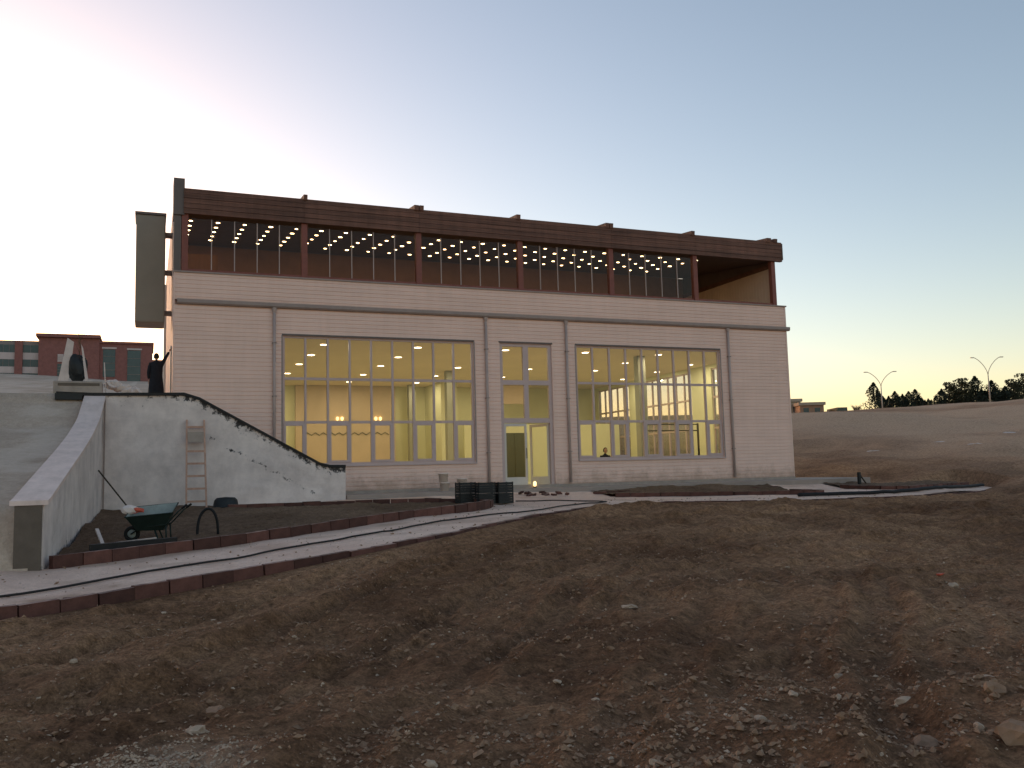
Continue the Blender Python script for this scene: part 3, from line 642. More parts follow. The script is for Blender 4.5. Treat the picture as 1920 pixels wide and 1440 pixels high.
for x in (-2.6, -2.35, -.5, -.25):
    e = empty('wall_lamp', (x, 17.25, 3.6)); tag(e, 'tiny amber wall lamp on the tan back wall inside the hall', 'wall lamp', 'amber wall lamps at the back of the hall')
    MB().lathe([(.02, -.1), (.07, -.06), (.08, .06), (.03, .1)], n=10).build('shade', M['sconce'], e); MB().box(-.02, .02, 0, .05, -.02, .02).build('arm', M['black'], e)

# things inside the hall
def thing_mesh(name, mb, m, label, cat, loc=(0, 0, 0), **k):
    o = mb.build(name, M[m], None, **k); o.location = loc; return tag(o, label, cat)
e = empty('dark_doorway_box', (4.35, 9.0, .012)); tag(e, 'dark green box standing in for a dark doorway, seen through the left entrance door', 'doorway')  # dark box added in place of the dark doorway deeper in the hall
MB().box(-.75, .55, 0, .6, 0, 2.35).build('dark_block', M['darkgreen'], e); MB().box(-.7, -.13, -.03, -.002, .1, 2.25).build('door', M['darkgreen'], e); MB().box(-.1, .5, -.03, -.002, .1, 2.25).build('door', M['darkgreen'], e)
e = empty('steel_frame', (9.5, 3.4, .012)); tag(e, 'dark slim steel frame standing behind the right window', 'frame')
for x in (-1.35, 1.35): MB().box(x-.035, x+.035, -.035, .035, 0, 2.45).build('post', M['black'], e)
for z in (2.1, 2.38): MB().box(-1.32, 1.32, -.025, .025, z, z+.05).build('rail', M['black'], e)

# ------------------------------------------------------------------ flank wall, wing wall, steps
YA = -2.4
def stained(o, fn):
    me = o.data; a = me.attributes.new('stain', 'FLOAT', 'POINT'); a.data.foreach_set('value', [fn(v.co) for v in me.vertices])
topA = [(-13.5, 2.97), (-11.04, 3.0), (-10.6, 2.86), (-7.06, .86), (-6.75, .78), (-6.26, .77)]
def topz(x): return float(np.interp(x, [p[0] for p in topA], [p[1] for p in topA]))
fw_ = empty('flank_wall', (-9.8, YA, -.4)); tag(fw_, 'stained white plaster flank wall with black sloping cap in front of the building', 'wall')
xs = np.linspace(-13.45, -6.26, 60); nz = 22; V = []; F = []
for x in xs:
    for k in range(nz): V.append((x+9.8, .012*float(fbm(np.array(x*1.5), np.array(k*.3), 2)), (-.6+(topz(x)+.6)*k/(nz-1))+.4))
n0 = len(V)
for x in xs: V += [(x+9.8, .28, -.2), (x+9.8, .28, topz(x)+.4)]
for i in range(len(xs)-1):
    for k in range(nz-1): F.append((i*nz+k, (i+1)*nz+k, (i+1)*nz+k+1, i*nz+k+1))
    F += [(n0+2*i, n0+2*i+1, n0+2*i+3, n0+2*i+2), (i*nz+nz-1, (i+1)*nz+nz-1, n0+2*i+3, n0+2*i+1)]
e_ = len(xs)-1
F += [tuple([e_*nz+k for k in range(nz)]+[n0+2*e_+1, n0+2*e_]), tuple([k for k in range(nz)][::-1]+[n0, n0+1])]
pw = MB().add(V, F).build('plaster_wall', M['plaster'], fw_)
def stA(c):
    d = topz(c.x-9.8)-(c.z-.4)
    return max(0, 1-d/.55)*(1 if c.x-9.8 > -11.3 else .75)+.9*math.exp(-((d-.95)/.10)**2)*(1 if -10.3 < c.x-9.8 < -7.2 else 0)
stained(pw, stA)
cp = MB(); capw = [(-14.42, 3.0)]+topA
for (a, za), (b, zb) in zip(capw[:-1], capw[1:]):
    n = len(cp.v); cp.add([(a, -.05, za), (b, -.05, zb), (b, .33, zb), (a, .33, za), (a, -.05, za+.085), (b, -.05, zb+.085), (b, .33, zb+.085), (a, .33, za+.085)],
                          [(0, 3, 2, 1), (4, 5, 6, 7), (0, 1, 5, 4), (2, 3, 7, 6)])
cp.add([(-14.42, -.05, 2.88), (-14.42, .33, 2.88), (-14.42, .33, 3.085), (-14.42, -.05, 3.085)], [(0, 1, 2, 3)])
cp.v = [(x+9.8, y, z+.4) for x, y, z in cp.v]; cp.build('cap', M['bitumen'], fw_)
MB().box(-14.45+9.8, -13.75+9.8, -.06, .34, 3.25, 3.44).build('cap_beam', M['black'], fw_)
MB().tube([(-13.16+9.8, -.03, .05), (-13.16+9.8, -.03, 3.3)], .018, 6).build('conduit', M['trim'], fw_)

ww = empty('wing_wall', (-13.5, -8, -.6)); tag(ww, 'curved white wing wall with broad pale coping and grey end pillar', 'wall')
ys = np.linspace(-14.05, -2.3, 50); tz = np.interp(ys, [p[0] for p in WB], [p[1] for p in WB]); ker = np.hanning(9); ker /= ker.sum()
tzp = np.pad(tz, 4, 'reflect', reflect_type='odd'); tz = np.convolve(tzp, ker, 'valid')
V = []; F = []; nz = 14
for y, z in zip(ys, tz):
    xr = float(wbx(y)); zb = -1.2
    for k in range(nz): V.append((xr+13.5+.012*float(fbm(np.array(y*1.5), np.array(k*.4), 2)), y+8, zb+(z-zb)*k/(nz-1)+.6))
    V += [(xr-.4+13.5, y+8, zb+.6), (xr-.4+13.5, y+8, z+.6)]
q = nz+2
for i in range(len(ys)-1):
    for k in range(nz-1): F.append((i*q+k, i*q+k+1, (i+1)*q+k+1, (i+1)*q+k))
    F += [(i*q+nz, (i+1)*q+nz, (i+1)*q+nz+1, i*q+nz+1), (i*q+nz-1, i*q+nz+1, (i+1)*q+nz+1, (i+1)*q+nz-1)]
e_ = (len(ys)-1)*q
F += [tuple(list(range(nz))+[nz+1, nz]), tuple([e_+k for k in range(nz)]+[e_+nz+1, e_+nz])]
o = MB().add(V, F).build('plaster_wall', M['plaster'], ww)
stained(o, lambda c: .75*max(0, 1-((c.z-.6)-float(S(wbx(c.y-8)+.1, c.y-8)))/.35))
V = []; F = []
for y, z in zip(ys, tz):
    y2 = y-.1 if y == ys[0] else y
    xr = float(wbx(y))+.07+13.5; xl = xr-.55
    V += [(xr, y2+8, z+.6), (xl, y2+8, z+.6), (xl, y2+8, z+.675), (xr, y2+8, z+.675)]
for i in range(len(ys)-1):
    for k in range(4): F.append((i*4+k, i*4+(k+1) % 4, (i+1)*4+(k+1) % 4, (i+1)*4+k))
F += [(0, 1, 2, 3), tuple((len(ys)-1)*4+k for k in (3, 2, 1, 0))]
MB().add(V, F).build('coping', M['coping'], ww)
MB().box(-13.96+13.5, -13.57+13.5, -14.13+8, -14.06+8, -.6, .16+.595).build('end_pillar', M['cement'], ww)
# steps behind the flank wall
st = empty('outdoor_steps', (-9, -1.2, -.3)); tag(st, 'concrete steps running down between the flank wall and the building', 'steps')
nst = 20
for k in range(nst):
    x0 = -11.05+k*.215; z1 = 2.95-k*.15
    MB().box(x0+9, x0+.2149+9, -.9, 1.14, -.2, z1+.3).build('step', M['concrete'], st)

# ------------------------------------------------------------------ people
def skin_body(name, verts, edges, radii, m, parent=None, sub=2, root=0):
    me = bpy.data.meshes.new(name); me.from_pydata(verts, edges, []); o = bpy.data.objects.new(name, me); col.objects.link(o)
    o.modifiers.new('s', 'SKIN'); ss = o.modifiers.new('u', 'SUBSURF'); ss.levels = ss.render_levels = sub
    for i, r in enumerate(radii):
        sv = me.skin_vertices[0].data[i]; sv.radius = r if isinstance(r, tuple) else (r, r); sv.use_root = (i == root)
    dg = bpy.context.evaluated_depsgraph_get(); ev = o.evaluated_get(dg); nm = bpy.data.meshes.new_from_object(ev)
    bpy.data.objects.remove(o); bpy.data.meshes.remove(me); nm.name = name; nm.materials.clear(); nm.materials.append(m)
    nm.polygons.foreach_set('use_smooth', [True]*len(nm.polygons))
    r = bpy.data.objects.new(name, nm); col.objects.link(r); r.parent = parent; return r
def hand(base, d, nrm, parent, s=1.0, curl=.3):
    base = Vector(base); d = Vector(d).normalized(); nrm = Vector(nrm).normalized(); side = d.cross(nrm).normalized()
    v = [base, base+d*.05*s, base+d*.09*s]; ed = [(0, 1), (1, 2)]; r = [.022*s, .034*s, .034*s]
    for k, (off, ln) in enumerate(((-.03, .066), (-.01, .076), (.01, .072), (.03, .056))):
        a = base+d*.085*s+side*off*s; b = a+(d-nrm*curl*.4).normalized()*ln*.55*s; c = b+(d-nrm*curl*1.4).normalized()*ln*.5*s
        n = len(v); v += [a, b, c]; ed += [(2, n), (n, n+1), (n+1, n+2)]; r += [.011*s, .0095*s, .0075*s]
    n = len(v); a = base+d*.035*s-side*.032*s; b = a+(d*.6-side*.7-nrm*.2).normalized()*.035*s; c = b+(d*.9-side*.3-nrm*.3).normalized()*.03*s
    v += [a, b, c]; ed += [(1, n), (n, n+1), (n+1, n+2)]; r += [.015*s, .011*s, .009*s]
    return skin_body('hand', v, ed, r, M['skin'], parent, 1)
def head(c, face, parent, s=1.0):
    c = Vector(c); fx = Vector(face).normalized(); sx = Vector((-fx.y, fx.x, 0)); upv = Vector((0, 0, 1))
    import itertools
    bm = bmesh.new(); bmesh.ops.create_icosphere(bm, subdivisions=3, radius=1)
    for v in bm.verts:
        x, y, z = v.co
        w_ = .074*(1-.22*max(0, -z)**1.3); dp = .096*(1-.10*max(0, -z)); q = Vector((x*w_, y*dp, z*.118))
        if y > .55:                                      # face relief: nose, brow, eye sockets, mouth, chin
            q.y += .022*math.exp(-(x/.16)**2-((z+.12)/.22)**2)+.006*math.exp(-(x/.5)**2-((z-.22)/.12)**2)
            q.y -= .010*(math.exp(-((x-.42)/.16)**2-((z-.03)/.12)**2)+math.exp(-((x+.42)/.16)**2-((z-.03)/.12)**2))
            q.y += .006*math.exp(-(x/.3)**2-((z+.47)/.06)**2)-.005*math.exp(-(x/.3)**2-((z+.52)/.03)**2)+.008*math.exp(-(x/.25)**2-((z+.78)/.16)**2)
        v.co = c+(sx*q.x+fx*q.y+upv*q.z)*s
    me = bpy.data.meshes.new('head'); bm.to_mesh(me); bm.free(); me.materials.append(M['skin']); me.polygons.foreach_set('use_smooth', [True]*len(me.polygons))
    o = link('head', me, parent)
    bm = bmesh.new(); bmesh.ops.create_icosphere(bm, subdivisions=3, radius=1)
    kill = [v for v in bm.verts if (v.co.y > .42 and v.co.z < .58) or v.co.z < -.55]
    bmesh.ops.delete(bm, geom=kill, context='VERTS')
    for v in bm.verts:
        x, y, z = v.co; v.co = c+(sx*x*.083+fx*(y*.103-.004)+upv*(z*.124+.006))*s
    me = bpy.data.meshes.new('hair'); bm.to_mesh(me); bm.free(); me.materials.append(M['hair']); h = link('hair', me, parent)
    h.modifiers.new('t', 'SOLIDIFY').thickness = .008
    for sg in (-1, 1):
        p = c+sx*sg*.078*s+upv*-.005*s; MB().lathe([(.004, -.03), (.016, -.015), (.02, .012), (.006, .032)], (0, 0, 0), 8, .5, 1).build('ear', M['skin'], parent, True, loc=p)
    for sg in (-1, 1):
        p = c+(sx*sg*.031+fx*.083+upv*.004)*s; MB().lathe([(.001, -.008), (.008, -.004), (.009, 0), (.008, .004), (.001, .008)], n=8).build('eye', M['black'], parent, True, loc=p)
def loft(rings, n=14):
    # rings: (cx, cy, z, rx, ry)
    m = MB(); vs = []
    for cx, cy, z, rx, ry in rings: vs += [(cx+rx*math.cos(2*math.pi*k/n), cy+ry*math.sin(2*math.pi*k/n), z) for k in range(n)]
    fs = [(i*n+k, i*n+(k+1) % n, (i+1)*n+(k+1) % n, (i+1)*n+k) for i in range(len(rings)-1) for k in range(n)]
    return m.add(vs, fs)
# standing person, right arm stretched up to the wall
p1 = empty('person', (-11.78, 1.9, 3.06)); tag(p1, 'person in a long dark coat reaching one arm up to the side wall', 'person')
bv = [(0, 0, .93), (0, 0, 1.15), (0, -.01, 1.36), (0, 0, 1.47), (0, .01, 1.55),
      (-.095, 0, .88), (-.1, .02, .48), (-.105, -.02, .08), (-.105, .12, .04), (.095, 0, .88), (.1, .03, .48), (.11, -.02, .08), (.11, .12, .04),
      (-.19, -.01, 1.39), (-.245, -.03, 1.12), (-.235, .03, .88), (.19, 0, 1.41), (.29, .03, 1.63), (.40, .04, 1.83)]
be = [(0, 1), (1, 2), (2, 3), (3, 4), (0, 5), (5, 6), (6, 7), (7, 8), (0, 9), (9, 10), (10, 11), (11, 12), (2, 13), (13, 14), (14, 15), (2, 16), (16, 17), (17, 18)]
br = [(.15, .11), (.15, .11), (.17, .115), .07, .055, .095, .062, .05, .04, .095, .062, .05, .04, .075, .058, .042, .075, .058, .042]
skin_body('body', bv, be, br, M['coat'], p1)
loft([(0, 0, .42, .25, .17), (0, 0, .55, .245, .17), (0, 0, .75, .225, .165), (0, 0, .98, .19, .14), (0, 0, 1.2, .2, .145), (0, 0, 1.36, .205, .14), (0, 0, 1.45, .11, .09)]).build('coat', M['coat'], p1, True)
head((0, .02, 1.64), (.25, 1, 0), p1); hand((.405, .04, 1.84), (.45, .0, .85), (-.85, 0, .45), p1); hand((-.235, .035, .87), (.02, .15, -1), (1, 0, 0), p1)
for sx_ in (-1, 1): loft([(sx_*.105, .05, 0, .05, .14), (sx_*.105, .05, .05, .05, .14), (sx_*.105, -.01, .1, .045, .06)], 10).build('shoe', M['black'], p1, True)
# seated person inside, behind the right window
p2 = empty('person', (5.63, 2.5, .012)); tag(p2, 'person in black top sitting behind the sill of the right window', 'person')
bv = [(0, .1, .56), (0, .08, .78), (0, .04, 1.0), (0, .04, 1.1), (0, .03, 1.17), (-.1, .02, .56), (-.12, -.4, .58), (-.12, -.38, .1), (-.12, -.5, .04), (.1, .02, .56), (.12, -.4, .58), (.12, -.38, .1), (.12, -.5, .04),
      (-.18, .04, 1.03), (-.25, -.02, .78), (-.12, -.25, .7), (.18, .04, 1.03), (.25, -.02, .78), (.12, -.25, .7)]
skin_body('body', bv, be, br, M['coat'], p2); head((0, .0, 1.27), (0, -1, 0), p2)
hand((-.12, -.26, .7), (.3, -1, -.1), (0, 0, 1), p2); hand((.12, -.26, .7), (-.3, -1, -.1), (0, 0, 1), p2)
ch = empty('chair', (5.63, 2.6, .012)); tag(ch, 'dark chair under the person sitting behind the right window', 'chair')
MB().box(-.22, .22, -.2, .22, .42, .46).build('seat', M['black'], ch); MB().box(-.22, .22, .2, .24, .5, .95).build('backrest', M['black'], ch)
for sx_ in (-.2, .2):
    for sy_ in (-.18, .2): MB().box(sx_-.018, sx_+.018, sy_-.018, sy_+.018, 0, .42 if sy_ < 0 else .5).build('leg', M['black'], ch)

# ------------------------------------------------------------------ yard things
def gz(x, y): return float(S(np.array(x), np.array(y)))
# ladder
lx, ly = -10.72, -3.45; z0 = gz(lx, ly)+.06
ld = empty('wooden_ladder', (lx, ly, z0)); tag(ld, 'narrow wooden ladder leaning against the white flank wall', 'ladder')
H = 2.55; ty = (YA-.06)-ly
for sx_ in (-1, 1): MB().bar((sx_*.27, 0, 0), (sx_*.24, ty, H), .05, .075, (0, 1, 0)).build('rail', M['ladderwood'], ld)
for k in range(7):
    t = (.18+k*.36)/H; MB().bar((-.27+.03*t, ty*t-.02, H*t), (.27-.03*t, ty*t-.02, H*t), .03, .06).build('rung', M['ladderwood'], ld)
MB().box(-.22, .22, ty*.78-.05, ty*.78-.03, H*.74, H*.86).build('plank', M['concrete'], ld)
# wheelbarrow
bx_, by_ = -11.92, -11.2; bz = gz(bx_, by_)+.05
wb = empty('wheelbarrow', (bx_, by_, bz), R(-12)); wb.scale = (.88,)*3; tag(wb, 'dark green wheelbarrow standing in the soil bed beside the white wall', 'wheelbarrow')
def frustum(b, t, z0, z1, off=0):
    (ax, ay), (cx, cy) = b, t
    return [(-ax+off, -ay, z0), (ax+off, -ay, z0), (ax+off, ay, z0), (-ax+off, ay, z0), (-cx, -cy, z1-.07), (cx, -cy, z1), (cx, cy, z1+.2), (-cx, cy, z1+.13)]
m = MB().add(frustum((.27, .2), (.5, .33), .24, .62), [(0, 3, 2, 1), (0, 1, 5, 4), (1, 2, 6, 5), (2, 3, 7, 6), (3, 0, 4, 7)])
tray = m.build('tray', M['barrowgreen'], wb)
m = MB().add([(x*.97, y*.97, z+.012) for x, y, z in frustum((.27, .2), (.5, .33), .245, .615)], [(0, 3, 2, 1), (0, 1, 5, 4), (1, 2, 6, 5), (2, 3, 7, 6), (3, 0, 4, 7)]); m.build('tray_lining', M['barrowin'], tray)
fr_ = frustum((.27, .2), (.5, .33), .24, .62)[4:]
MB().tube([fr_[0], fr_[1], fr_[2], fr_[3], fr_[0]], .014, 6).build('rim', M['barrowgreen'], tray)
for sy_ in (-1, 1):
    MB().tube([(-.42, sy_*.09, .17), (-.2, sy_*.2, .31), (.35, sy_*.26, .36), (.62, sy_*.29, .66), (.78, sy_*.29, .78)], .018, 7).build('handle', M['barrowgreen'], wb, True)
    MB().tube([(.68, sy_*.29, .71), (.79, sy_*.29, .79)], .026, 8).build('grip', M['rubber'], wb, True)
    MB().tube([(.1, sy_*.22, .26), (.2, sy_*.25, 0), (.36, sy_*.25, 0), (.34, sy_*.25, .35)], .02, 7).build('leg', M['barrowgreen'], wb, True)
wh = MB().tube([(-.42+.13*math.cos(a), 0, .175+.13*math.sin(a)) for a in np.linspace(0, 2*math.pi, 21)], .045, 8, False).build('wheel', M['rubber'], wb, True)
MB().lathe([(.0, -.03), (.09, -.03), (.095, 0), (.09, .03), (0, .03)], n=14).build('hub', M['barrowin'], wh, True, loc=(-.42, 0, .175)).rotation_euler = (R(90), 0, 0)
# shovel leaning from the wing wall corner, over the barrow
sh = empty('shovel', (-12.55, -8.2, gz(-12.55, -8.2)+.05)); tag(sh, 'long-handled shovel slanting up behind the wheelbarrow', 'shovel')
MB().tube([(.42, 0, .12), (-.55, 5.55*.9-.0, 1.72)], .02, 6).build('handle', M['trim'], sh) if False else MB().tube([(.28, 0, .25), (-.5, .3, 1.3)], .018, 6).build('handle', M['bark'], sh)
MB().add([(.18, -.12, .3), (.34, .1, .3), (.5, .12, .02), (.42, -.02, -.05), (.32, -.12, .02)], [(0, 1, 2, 3, 4)]).build('blade', M['trim'], sh)
# orange/white bag on the barrow edge
e = empty('rubble_bag', (bx_-.42, by_+.1, bz+.62)); tag(e, 'crumpled white and orange bag lying on the wheelbarrow rim', 'bag')
def blob(r, seed, sx=1, sy=1, sz=1, sub=2, rough=.35):
    bm = bmesh.new(); bmesh.ops.create_icosphere(bm, subdivisions=sub, radius=1); q = np.random.default_rng(seed); off = q.uniform(0, 50, 3)
    for v in bm.verts:
        n = float(fbm(np.array(v.co.x*1.3+off[0]+v.co.z), np.array(v.co.y*1.3+off[1]-v.co.z*.7), 3)); k = r*(1+rough*n)
        v.co = Vector((v.co.x*sx, v.co.y*sy, v.co.z*sz))*k
    me = bpy.data.meshes.new('blob'); bm.to_mesh(me); bm.free(); return me
me = blob(.11, 5, 1.1, .8, .7, rough=.6); me.materials.append(M['white']); link('bag_body', me, e)
me = blob(.09, 9, 1.3, .7, .6, rough=.6); me.materials.append(M['orange']); link('bag_flap', me, e, (.14, -.02, -.02))
# hose arch and half-round tub
hx_, hy_ = -10.85, -10.9; hz_ = gz(hx_, hy_)
th = np.linspace(0, math.pi, 22)
o = MB().tube([(-.19*math.cos(a)*(1+.12*(a < 1.4)), .03*math.sin(2*a), .58*math.sin(a)**.75) for a in th], .028, 8).build('hose_loop', M['rubber'], None, True); o.location = (hx_, hy_, hz_)
tag(o, 'stiff black hose loop arching out of the soil bed', 'hose')
tx, ty2 = -10.0, -4.4; e = empty('mortar_tub', (tx, ty2, gz(tx, ty2)+.08)); tag(e, 'black tub lying upside down below the ladder wall', 'tub')
MB().lathe([(.36, 0), (.34, .03), (.31, .2), (.24, .27), (0, .29)], n=20, sy=.75).build('shell', M['black'], e, True)
MB().tube([(.36*math.cos(a), .27*math.sin(a), .015) for a in np.linspace(0, 2*math.pi, 25)], .022, 6, False).build('rim', M['black'], e, True)
# bits of timber and a black plank beside the barrow
def stick(name, a, b, w_, m, label, cat):
    a = Vector(a); b = Vector(b); o = MB().bar(a-a, b-a, w_, w_*.6).build(name, M[m]); o.location = a; return tag(o, label, cat)
def bp_(x, y, dz=.09): return (x, y, gz(x, y)+dz)
stick('plank', bp_(-12.95, -12.6, .16), bp_(-11.5, -12.35, .17), .18, 'bitumen', 'long black plank lying along the kerb under the wheelbarrow', 'plank')
stick('timber_offcut', bp_(-12.75, -11.9, .12), bp_(-11.85, -12.1, .2), .07, 'whiteboard', 'pale timber offcut on the black plank beside the wheelbarrow', 'timber')
stick('timber_offcut', bp_(-12.9, -11.3, .35), bp_(-12.75, -12.0, .1), .06, 'whiteboard', 'short pale stick propped on the soil left of the wheelbarrow', 'timber')
# crates by the bed tip
def crate(x, y, z, rz, label):
    e = empty('plastic_crate', (x, y, z), R(rz)); tag(e, label, 'crate', 'black plastic crates by the bed tip')
    a, b, h = .25, .18, .29
    MB().box(-a, a, -b, b, 0, .012).build('base', M['black'], e)
    for k in range(4):
        z0_ = .016+k*.07; r_ = MB()
        r_.box(-a, a, -b, -b+.014, z0_, z0_+.062); r_.box(-a, a, b-.014, b, z0_, z0_+.062); r_.box(-a, -a+.014, -b+.014, b-.014, z0_, z0_+.062); r_.box(a-.014, a, -b+.014, b-.014, z0_, z0_+.062)
        r_.build('side_slat', M['black'], e)
    for sx_ in (-1, 1):
        for sy_ in (-1, 1): MB().box(sx_*a-(.03 if sx_ > 0 else 0), sx_*a+(0 if sx_ > 0 else .03), sy_*b-(.03 if sy_ > 0 else 0), sy_*b+(0 if sy_ > 0 else .03), .012, h+.01).build('corner_post', M['black'], e)
    return e
c0 = gz(-3.3, -7.0)+.02
for i, (dx, dy, rz, n, lb) in enumerate(((-.36, .3, 4, 2, 'left'), (.1, -.05, -6, 2, 'middle'), (.64, -.02, 10, 2, 'right'))):
    for k in range(n):
        crate(-3.35+dx, -6.75+dy, gz(-3.35+dx, -6.75+dy)+.03+k*.303, rz+random.uniform(-3, 3)*k, '%s black slatted crate of the %s stack in front of the entrance' % (('lower', 'upper')[k], lb))
# buckets on the apron
def bucket(x, y, z, r, h, label, lid=False, tilt=0):
    e = empty('paint_bucket', (x, y, z)); e.rotation_euler = (tilt, 0, random.uniform(0, 6)); tag(e, label, 'bucket', 'white buckets beside the left window')
    MB().lathe([(0, 0), (r*.85, 0), (r, h), (r*1.05, h), (r*1.05, h-.03), (r*.97, h-.03), (r*.95, h*.97), (r*.8, .02), (0, .02)], n=18).build('shell', M['white'], e, True)
    MB().tube([(r*1.02*math.cos(a), -.02-r*.9*math.sin(a), h-.03-.5*r*math.sin(a)) for a in np.linspace(0, math.pi, 12)], .005, 5).build('handle', M['trim'], e)
bucket(-2.62, -1.2, -.1, .165, .3, 'lower white bucket of the stacked pair by the left window')
bucket(-2.66, -1.2, .205, .17, .31, 'upper white bucket of the stacked pair by the left window')
bucket(-2.0, -1.25, -.1, .17, .42, 'taller white bucket standing alone near the black crates')
# brick rubble in front of the entrance
for k in range(16):
    x = -.9+rng.uniform(0, 2.0); y = -3.3+rng.uniform(-.3, .3)
    o = MB().box(-.1, .1, -.05, .05, -.03, .03).build('brick', M['kerb'], bevel=.004); o.location = (x, y, gz(x, y)+.03+.05*(k % 2)); o.rotation_euler = (rng.uniform(-.3, .3), rng.uniform(-.3, .3), rng.uniform(0, 3))
    tag(o, 'loose red brick in the little heap before the entrance step', 'brick', 'loose bricks before the entrance')
e = empty('site_lamp', (1.12, -.35, -.1)); tag(e, 'small glowing lamp on the ground before the entrance doors', 'lamp')
MB().lathe([(0, 0), (.06, 0), (.06, .03), (.03, .05)], n=12).build('base', M['black'], e); MB().lathe([(.03, .05), (.06, .09), (.06, .2), (.02, .24), (0, .24)], n=12).build('bulb', M['sconce'], e, True)
# thin hose along the path
def along(pts, rad, dz, name, m, label, cat, wob=.05):
    P = np.array(pts, float); s_ = np.r_[0, np.cumsum(np.linalg.norm(np.diff(P, axis=0), axis=1))]; t = np.arange(0, s_[-1], .25)
    x = np.interp(t, s_, P[:, 0]); y = np.interp(t, s_, P[:, 1]); ker = np.hanning(9); ker /= ker.sum()
    x = np.convolve(np.pad(x, 4, 'edge'), ker, 'valid')+wob*fbm(t*.7, t*0, 2); y = np.convolve(np.pad(y, 4, 'edge'), ker, 'valid')+wob*fbm(t*.6+9, t*0+3, 2)
    z = S(x, y)+.018*fbm(x/.9, y/.9, 4)+dz
    o = MB().tube(list(zip(x, y, z)), rad, 7).build(name, M[m], None, True); return tag(o, label, cat)
along([(-15.0, -16.8), (-13.4, -16.3), (-12.4, -15.3), (-10.8, -14.6), (-8.6, -13.6), (-6.6, -12.1), (-5.2, -10.9), (-3.2, -9.9), (-1.2, -8.0), (.6, -7.3), (-.4, -6.2), (-2.2, -6.0)], .018, .03, 'garden_hose', 'hosemat', 'thin dark hose snaking along the pale path', 'hose')
along([(7.4, -7.0), (9.2, -7.2), (11.2, -7.2), (13.6, -6.6), (16.3, -5.5), (19.6, -3.9)], .06, .075, 'drain_pipe', 'rubber', 'thick black pipe lying along the path at the far right', 'pipe', .03)
# little stake by the right apron
e = empty('stake', (13.9, -3.0, -.42)); tag(e, 'short dark stake with a leaning brace by the right apron', 'stake')
MB().box(-.05, .05, -.05, .05, 0, .55).build('post', M['black'], e); MB().bar((.04, 0, .45), (.5, .1, .02), .04).build('brace', M['bark'], e)

# ------------------------------------------------------------------ debris on the plateau
e = empty('concrete_block', (-13.95, -1.3, 3.05)); tag(e, 'long grey concrete block on the ledge above the white walls', 'block')
MB().box(-.62, .66, -.35, .4, 0, .42).build('body', M['concrete'], e, bevel=.02); MB().box(-.5, .6, -.36, -.349, .28, .36).build('edge_strip', M['cement'], e)
def leaning(x0, x1, y, z0, z1, lean, m, label):
    o = MB().add([(x0, 0, 0), (x1, 0, 0), (x1, .06, 0), (x0, .06, 0), (x0+lean, .1, z1-z0), (x0+lean+(x1-x0)*.62, .1, z1-z0-.12), (x0+lean+(x1-x0)*.62, .16, z1-z0-.12), (x0+lean, .16, z1-z0)],
                 [(0, 3, 2, 1), (4, 5, 6, 7), (0, 1, 5, 4), (1, 2, 6, 5), (2, 3, 7, 6), (3, 0, 4, 7)]).build('foam_board', M[m]); o.location = (0, y, z0); return tag(o, label, 'board')
leaning(-14.48, -14.2, -1.3, 3.472, 4.8, .22, 'whiteboard', 'wide white board leaning on the concrete block, left of the dark pile')
leaning(-13.75, -13.66, -1.35, 3.472, 4.62, -.14, 'whiteboard', 'narrow white board leaning on the concrete block, right of the dark pile')
me = blob(.3, 21, .85, .6, 1.55, 3, .3); me.materials.append(M['black']); o = link('tarp_bundle', me, None, (-13.98, -1.2, 3.86)); tag(o, 'dark tarpaulin bundle standing between the white boards', 'tarpaulin')
tw = empty('dry_plant', (-13.95, -1.05, 4.15)); tag(tw, 'dry thin twig sticking up above the dark bundle', 'plant')
MB().tube([(0, 0, 0), (.03, 0, .45), (-.02, 0, .8), (-.06, 0, 1.15)], [.014, .012, .009, .004], 5).build('stem', M['drybush'], tw)
for k in range(9): MB().tube([(.01, 0, .2+k*.06), (random.uniform(-.16, .16), random.uniform(-.1, .1), .42+k*.07)], [.007, .003], 4).build('twig', M['drybush'], tw)
o = stick('stake', (-13.2, -1.1, 3.05), (-13.26, -1.05, 4.1), .05, 'whiteboard', 'thin pale stake standing right of the concrete block', 'stake')
for k in range(7):
    me = blob(.12, 30+k, 1.2, .9, .7, 2, .5); me.materials.append(M['whiteboard']); x = -13.0+k*.13; o = link('plaster_lump', me, None, (-13.05+.11*k, -1.0+.1*(k % 3), 3.17+(.3, .28, .22, .17, .12, .08, .05)[k]*.9), (0, 0, k), (1.25, 1.25, 1.6))
    tag(o, 'pale lump of plaster rubble beside the thin stake', 'rubble', 'plaster rubble on the ledge')

